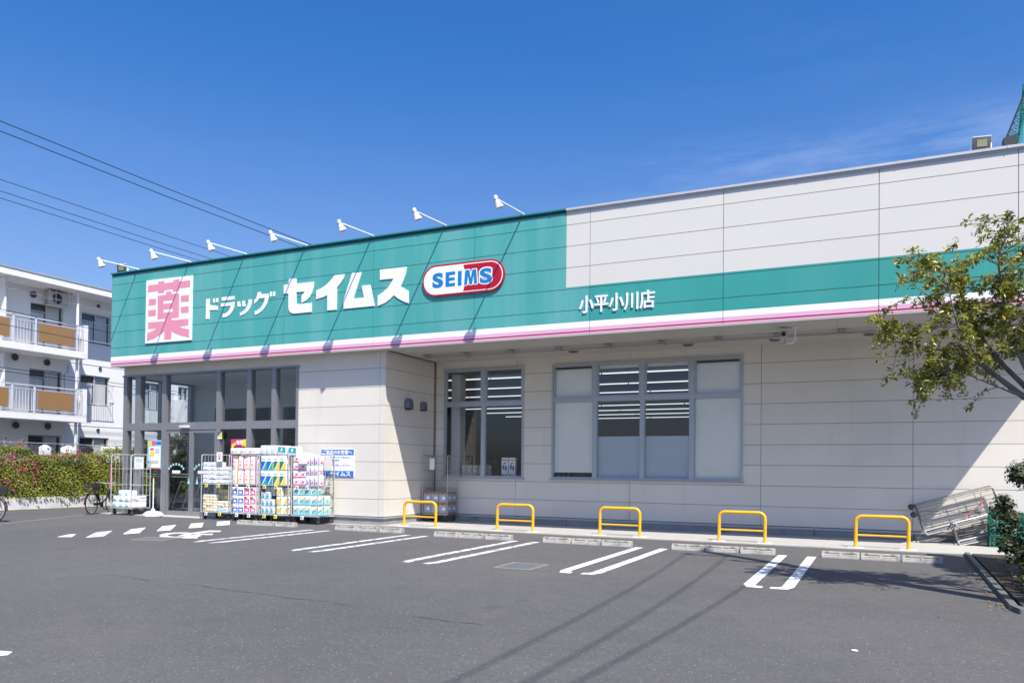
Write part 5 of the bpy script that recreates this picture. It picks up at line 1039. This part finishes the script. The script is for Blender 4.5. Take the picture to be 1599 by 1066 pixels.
for i in range(62000):
    y = random.uniform(9.5, 25.5); ht = hump(y)
    if random.random() < .72:
        z = random.uniform(.36, ht+.38); u = 1-((z-.9)/1.25)**2*.35; x = -25.62-random.random()**2*.30-.10*math.sin(y*4+z*3)-.12*max(0, z-1.2); n_ = Vector((1, random.gauss(0, .6), random.gauss(.35, .6)))
    else:
        x = random.uniform(-26.8, -25.65); z = ht+.38+random.gauss(0, .05); n_ = Vector((random.gauss(.2, .5), random.gauss(0, .5), 1))
    leafquad(b, (x, y, z), random.uniform(.026, .046), n_.normalized(), L2=1.7)
for i in range(1500):   # sprigs above the top and hanging over the wall
    y = random.uniform(9.5, 25.5); k = random.random()
    if k < .6: leafquad(b, (random.uniform(-26.6, -25.7), y, hump(y)+.4+random.random()**2*.35), .05)
    else: leafquad(b, (-25.54+random.uniform(0, .05), y, .42-random.random()**2*.14*(1+math.sin(y*5))), .05)
b.build('foliage', LEAF, H, HL)
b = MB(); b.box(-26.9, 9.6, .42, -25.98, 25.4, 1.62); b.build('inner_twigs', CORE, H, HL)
b = MB(); 
for i in range(215):
    top = random.random() < .55
    if top: c = Vector((random.uniform(-26.2, -25.65), random.uniform(12, 24), 0)); c.z = hump(c.y)+.36+random.random()*.26
    else: c = Vector((-25.62+random.uniform(-.1, .02), random.gauss(16.1, .55) if random.random() < .75 else random.uniform(12, 22), random.uniform(.55, 1.85)))
    for k in range(random.randint(4, 16)): leafquad(b, c+Vector((random.gauss(.03, .03), random.gauss(0, .055), random.gauss(0, .04))), random.uniform(.022, .045), L2=1.1)
fl = b.build('blossom', FLOW, H, HL); fl['kind'] = 'stuff'
# darker shrub behind the porch glass
def bush(name, loc, rx, ry, rz_, n, s, m_, lab, cat, seed, core=.75, stem=True, group=None, gap=.0):
    random.seed(seed); t = empty(name, loc, lab, cat, group); b = MB(); cl_ = [(Vector((random.gauss(0, .5)*rx, random.gauss(0, .5)*ry, rz_*(.25+random.random()*1.5))), random.uniform(.14, .34)*min(rx, rz_)) for _ in range(44)]
    for i in range(n):
        c, r = random.choice(cl_); d = Vector((random.gauss(0, 1), random.gauss(0, 1), random.gauss(0, 1))).normalized(); p = c+d*r*random.random()**.5*random.uniform(.8, 1.25)
        if p.z < .02: p.z = .02+random.random()*.05
        leafquad(b, p, s*random.uniform(.7, 1.3), (d+Vector((0, 0, .4))).normalized())
    b.build('foliage', m_, t)
    if stem:
        b = MB()
        for c, r in cl_: b.tube([(random.gauss(0, .05), random.gauss(0, .05), 0), c*.5+Vector((random.gauss(0, .05), random.gauss(0, .05), 0)), c], [.014, .009, .004], 5)
        b.build('stem', WOOD, t)
    return t
bush('dark_shrub', (-25.3, 22.3, .0), 1.0, 1.3, 1.7, 9000, .055, mat('olive_leaf', (.07, .065, .03), .6, island=.5), 'tall dark shrub seen through the glass of the porch', 'shrub', 3)
bush('dark_shrub', (-24.4, 25.2, .0), 1.0, 1.3, 1.9, 7000, .06, mat('olive_leaf', (.07, .065, .03), .6), 'farther tall dark shrub seen through the sliding door', 'shrub', 4)
b = MB(); b.tube([(-24.0, 19.15, 0), (-24.0, 19.15, 5.2)], .055, 10); b.tube([(-24.0, 19.15, 4.1), (-23.9, 19.35, 4.0)], .03, 6); tag(b.build('aqua_pipe', mat('aqua_paint', (.32, .58, .56), .5)), 'pale aqua pipe standing behind the corner of the porch', 'pipe')
# ------------------------------------------------------------ overhead wires
WIRE = mat('cable', (.015, .015, .017), .6)
for i, (z, r, lab) in enumerate(((13.14, .018, 'topmost black cable crossing the sky'), (12.80, .018, 'black cable just under the topmost one'), (11.16, .012, 'thin black cable in the middle of the sky bundle'), (10.77, .012, 'thin black cable, second lowest against the sky'), (10.53, .012, 'lowest thin black cable against the sky'))):
    b = MB(); b.tube([(-27, -12+7*k, z+.0014*(-12+7*k-22)**2*.5) for k in range(13)], r, 5); tag(b.build('overhead_cable', WIRE), lab, 'cable', 'cables crossing the sky')
for i, (z, dz, lab) in enumerate(((7.15, -.03, 'thin cable passing in front of the top floor balcony'), (6.62, -.03, 'thin cable passing in front of the tan balcony screens'), (5.05, -.02, 'thin cable above the lower balcony rail'), (4.92, -.02, 'lowest thin cable passing in front of the apartment windows'))):
    b = MB(); b.tube([(-28.5, -10+6*k, z+dz*(-10+6*k-15)) for k in range(10)], .012, 5); tag(b.build('overhead_cable', WIRE), lab, 'cable', 'cables in front of the apartments')
b = MB()
for s in (1, -1): b.tube([(-28.3, 8+.1*k, 7.85-.04*(8+.1*k-18)+.05*s*math.sin(k*.42)) for k in range(160)], .007, 4)
tag(b.build('twisted_cable', mat('grey_cable', (.25, .27, .30), .6)), 'twisted pale cable looping in front of the top balcony', 'cable')
def pole(loc, h, lab, arms):
    t = empty('utility_pole', loc, lab, 'utility pole'); b = MB(); b.tube([(0, 0, 0), (0, 0, h)], [.17, .11], 14); b.build('shaft', CONC, t, smooth=True)
    b = MB()
    for (z, x0, x1, y) in arms: b.box(x0, y-.04, z, x1, y+.04, z+.08)
    b.build('crossarm', DGREY, t)
    b = MB()
    for (z, x0, x1, y) in arms:
        for x in (x0+.06, x1-.06): b.lathe([(.06, .08), (.08, .14), (.04, .2), (.07, .26), (.001, .3)], (x, y, z), n=10)
    b.build('insulator', mat('porcelain', (.5, .5, .5), .3), t, smooth=True); return t
pole((2.35, 10.25, 0), 10.9, 'concrete utility pole standing by the planting bed', [(10.55, -.32, .58, -.5), (9.05, -.1, .78, -.5)])
pole((-27, 52, 0), 13.4, 'concrete utility pole behind the store', [(13.0, -.8, .8, 0), (11, -.6, .6, 0)])
for x, dx, z, a, q, lab in ((2.10, .0, 10.85, .20, .011, 'cable from the left end of the crossarm'), (2.85, -.03, 10.85, .20, .011, 'cable from the right end of the crossarm'), (3.05, -.07, 9.35, .12, .010, 'lower cable from the pole by the planting bed')):
    b = MB(); b.tube([(x+dx*min(t_, 12), 9.7-t_, z-a*t_+q*t_*t_) for t_ in [i*1.0 for i in range(22)]], .015, 6); tag(b.build('service_cable', WIRE), lab, 'cable', 'cables from the pole by the bed')
# ------------------------------------------------------------ pylon sign beyond the frame, casting the square shadow
t = empty('pylon_sign', (5.1, 12.0, 0), 'tall teal store pylon sign beside the planting bed', 'sign')
b = MB(); b.box(-.15, -1.2, 5.0, .15, 1.2, 8.4); b.build('panel', TEAL, t, bevel=.03); b = MB(); b.tube([(0, 0, 0), (0, 0, 5)], .12, 12); b.build('post', WHITEM, t, smooth=True)
# ------------------------------------------------------------ crane behind the store
CRT = mat('crane_teal', (.015, .22, .20), .5); CRD = mat('crane_dark', (.03, .04, .045), .6)
t = empty('crane', (9.5, 62, 0), 'teal lattice crane boom rising behind the roof', 'crane')
A_ = lambda z: -1.9+.364*(z-23.6)
B_ = lambda z: -1.02+.235*(z-23.6)
b = MB(); zz = [18+.42*k for k in range(36)]
for y in (-.35, .35):
    b.tube([(B_(18), y, 18), (B_(33), y, 33)], .05, 5)
    for k in range(len(zz)-1):
        z0, z1 = zz[k], zz[k+1]; b.tube([(A_(z0), y, z0), (B_(z1), y, z1)], .022, 4); b.tube([(B_(z0), y, z0), (A_(z0), y, z0)], .02, 4); b.tube([(B_(z0), y, z0), (A_(z1), y, z1)], .016, 4)
for k in range(0, len(zz), 2): b.tube([(A_(zz[k]), -.35, zz[k]), (A_(zz[k]), .35, zz[k])], .02, 4); b.tube([(B_(zz[k]), -.35, zz[k]), (B_(zz[k]), .35, zz[k])], .02, 4)
b.build('boom', CRT, t)
b = MB()
for y in (-.35, .35): b.tube([(A_(18), y, 18), (A_(33), y, 33)], .055, 5)
b.build('boom_chord', CRD, t)
b = MB(); b.tube([(-1.3, 0, 0), (-.86, 0, 23.6), (-.55, 0, 28.0)], [.16, .13, .08], 10); b.build('mast', CRT, t, smooth=True)
b = MB(); b.tube([(-.86, .3, 0), (-.72, .3, 23.6), (-.4, .3, 28.0)], .07, 8); b.build('mast', CRT, t, smooth=True)
b = MB(); b.hexa([(-1.75, -.4, 23.85), (-1.0, -.4, 23.6), (-1.0, .4, 23.6), (-1.75, .4, 23.85), (-1.8, -.4, 24.35), (-1.0, -.4, 24.55), (-1.0, .4, 24.55), (-1.8, .4, 24.35)]); b.build('machinery', CRD, t)
# ------------------------------------------------------------ tree by the planting bed
BARK = mat('grey_bark', (.16, .15, .135), .9, var=.3, vs=12, bump=.7, bs=40)
TL = mat('tree_leaf', (.37, .35, .055), .36, island=.55, rgb2=(.18, .21, .03), vs=2.2, trans=.42)
TLY = mat('yellow_leaf', (.55, .33, .03), .5, island=.3, trans=.3)
random.seed(21)
T = empty('young_tree', (2.75, 10.9, .05), 'young open crowned tree leaning out from the planting bed over the walkway', 'tree'); TO = (2.75, 10.9, .05)
limbs = [
 [(2.75, 10.9, .05), (2.62, 10.92, 1.0), (2.35, 10.95, 1.75), (2.0, 10.98, 2.2)],
 [(2.0, 10.98, 2.2), (1.59, 11, 2.46), (1.33, 11, 2.7), (1.06, 11, 2.95), (.72, 11, 3.08), (.44, 11.02, 3.14), (.18, 11.0, 3.22), (.02, 10.95, 3.45)],
 [(1.8, 10.98, 2.34), (1.4, 11.1, 2.85), (1.2, 11.2, 3.17), (1.03, 11.2, 3.58), (.86, 11.1, 3.99), (.60, 11.1, 4.15)],
 [(2.0, 10.98, 2.2), (1.65, 10.9, 2.62), (1.46, 10.8, 3.08), (1.36, 10.8, 3.55), (1.30, 10.8, 4.03), (1.42, 10.75, 4.62)],
 [(1.75, 11, 2.38), (1.43, 10.9, 2.53), (1.23, 10.85, 2.62), (1.0, 10.85, 2.74), (.8, 10.8, 2.72)],
 [(2.2, 10.96, 2.0), (2.15, 11.2, 2.9), (2.0, 11.3, 3.6), (1.85, 11.2, 4.3)],
 [(2.3, 10.96, 1.8), (2.6, 10.9, 2.8), (2.7, 10.8, 3.8), (2.6, 10.7, 4.7)],
 [(1.33, 11, 2.7), (1.05, 10.7, 2.98), (.85, 10.5, 3.3), (.75, 10.4, 3.7)],
 [(1.03, 11.2, 3.58), (.75, 11.4, 3.72), (.45, 11.5, 4.0), (.33, 11.5, 4.3)],
 [(1.06, 11, 2.95), (.85, 11.25, 2.8), (.66, 11.3, 2.75)]]
rad = [[.085, .075, .065, .055], [.042, .036, .030, .025, .018, .014, .010, .006], [.032, .028, .024, .018, .012, .006], [.030, .026, .022, .018, .012, .005], [.022, .018, .014, .010, .005], [.035, .028, .02, .01], [.04, .03, .02, .01], [.018, .014, .01, .005], [.014, .011, .008, .004], [.012, .009, .005]]
b = MB()
for l_, r_ in zip(limbs, rad): b.tube(l_, r_, 8)
b.build('trunk', BARK, T, TO, smooth=True)
LP = []
for l_ in limbs[1:]:
    for i in range(len(l_)-1):
        for k in range(5): LP.append(Vector(l_[i]).lerp(Vector(l_[i+1]), k/5))
    LP.append(Vector(l_[-1]))
clumps = [((.40, 4.20), .13, 14), ((.50, 4.0), .16, 14), ((1.13, 4.32), .17, 24), ((1.45, 4.50), .07, 6), ((1.60, 4.15), .13, 11), ((.85, 3.75), .22, 36), ((1.27, 3.8), .26, 50), ((1.55, 3.4), .25, 40), ((.55, 3.05), .20, 22), ((.12, 3.42), .14, 14), ((.05, 3.25), .08, 5), ((.66, 2.80), .13, 34), ((.47, 2.52), .09, 16), ((.85, 2.68), .06, 9), ((1.25, 2.98), .2, 22), ((.95, 3.28), .22, 40), ((.40, 3.35), .2, 16), ((1.9, 3.6), .35, 50), ((2.3, 3.6), .45, 60), ((2.2, 4.0), .3, 36), ((2.7, 3.9), .4, 40), ((1.35, 3.3), .3, 36)]
tw = MB(); lf = MB(); ly = MB(); base_dark = 0
for (cx, cz), sg, cnt in clumps:
    for _ in range(int(cnt*.9)):
        tip = Vector((random.gauss(cx, sg), random.gauss(11.0, .34 if cx > .8 else .22), random.gauss(cz, sg)))
        st = min(LP, key=lambda q: (q-tip).length+.35*max(0, q.z-tip.z)+random.random()*.08)
        v = tip-st
        if v.length < .05: continue
        mid = st+v*.5+Vector((random.gauss(0, .03), random.gauss(0, .03), .06+random.gauss(0, .02))); tip = tip+Vector((0, 0, -.03))
        tw.tube([st, mid, tip], [.0065, .0042, .002], 4, caps=False)
        nl = random.randint(18, 34)
        for i in range(nl):
            s_ = (1-random.random()**1.6*.62); p = (st.lerp(mid, s_*2) if s_ < .5 else mid.lerp(tip, s_*2-1))+Vector((random.gauss(0, .028), random.gauss(0, .028), random.gauss(-.008, .028)))
            n_ = Vector((random.gauss(0, .6), random.gauss(-.1, .6), random.gauss(.7, .5))).normalized()
            leafquad(ly if random.random() < .018 else lf, p, random.uniform(.021, .037), n_, fold=.5, L2=2.5)
tw.build('twig', BARK, T, TO); lf.build('crown', TL, T, TO); ly.build('yellow_leaves', TLY, T, TO)
# shrubs in the bed
random.seed(5)
bush('evergreen_shrub', (2.30, 13.3, .05), .72, .8, .92, 13000, .031, LEAFD, 'dark evergreen shrub at the edge of the planting bed in front of the green crates', 'shrub', 11)
bush('evergreen_shrub', (2.0, 12.1, .05), .32, .4, .36, 1500, .028, LEAFD, 'small dark shrub low in the planting bed behind the bright ground shrub', 'shrub', 12)
bush('ground_shrub', (1.86, 11.3, .05), .26, .45, .20, 1700, .028, mat('bright_leaf', (.13, .20, .03), .45, island=.5, trans=.25), 'low bright green shrub close behind the kerb corner', 'shrub', 13)
bush('ground_shrub', (2.5, 11.0, .05), .4, .45, .22, 1200, .028, mat('bright_leaf', (.13, .20, .03), .45), 'low bright green shrub at the right end of the kerb', 'shrub', 14)
bush('shade_shrub', (3.1, 12.0, .05), .75, 1.2, 1.0, 12000, .034, LEAFD, 'tall dark shrub added at the right side to shade the planting bed', 'shrub', 15)  # added mostly out of view so its shadow darkens kerb and bed
random.seed(8)
b = MB()
for i in range(260):
    x, y = 1.75+abs(random.gauss(0, .6)), random.uniform(10.4, 16)
    leafquad(b, (x, y, .085), random.uniform(.02, .045), Vector((random.gauss(0, .3), random.gauss(0, .3), 1)).normalized())
for i in range(90):
    y = random.uniform(10.2, 13.2); leafquad(b, (1.34-abs(random.gauss(0, .09)), y, .014), random.uniform(.012, .028), Vector((random.gauss(0, .3), random.gauss(0, .3), 1)).normalized())
for i in range(60): leafquad(b, (random.gauss(.9, .7), random.gauss(9.4, .6), .012), random.uniform(.008, .016), Vector((random.gauss(0, .2), random.gauss(0, .2), 1)).normalized())
tag(b.build('fallen_leaves', mat('dry_leaf', (.22, .12, .05), .8, island=.5)), 'dry fallen leaves along the kerb', 'leaves', kind='stuff')
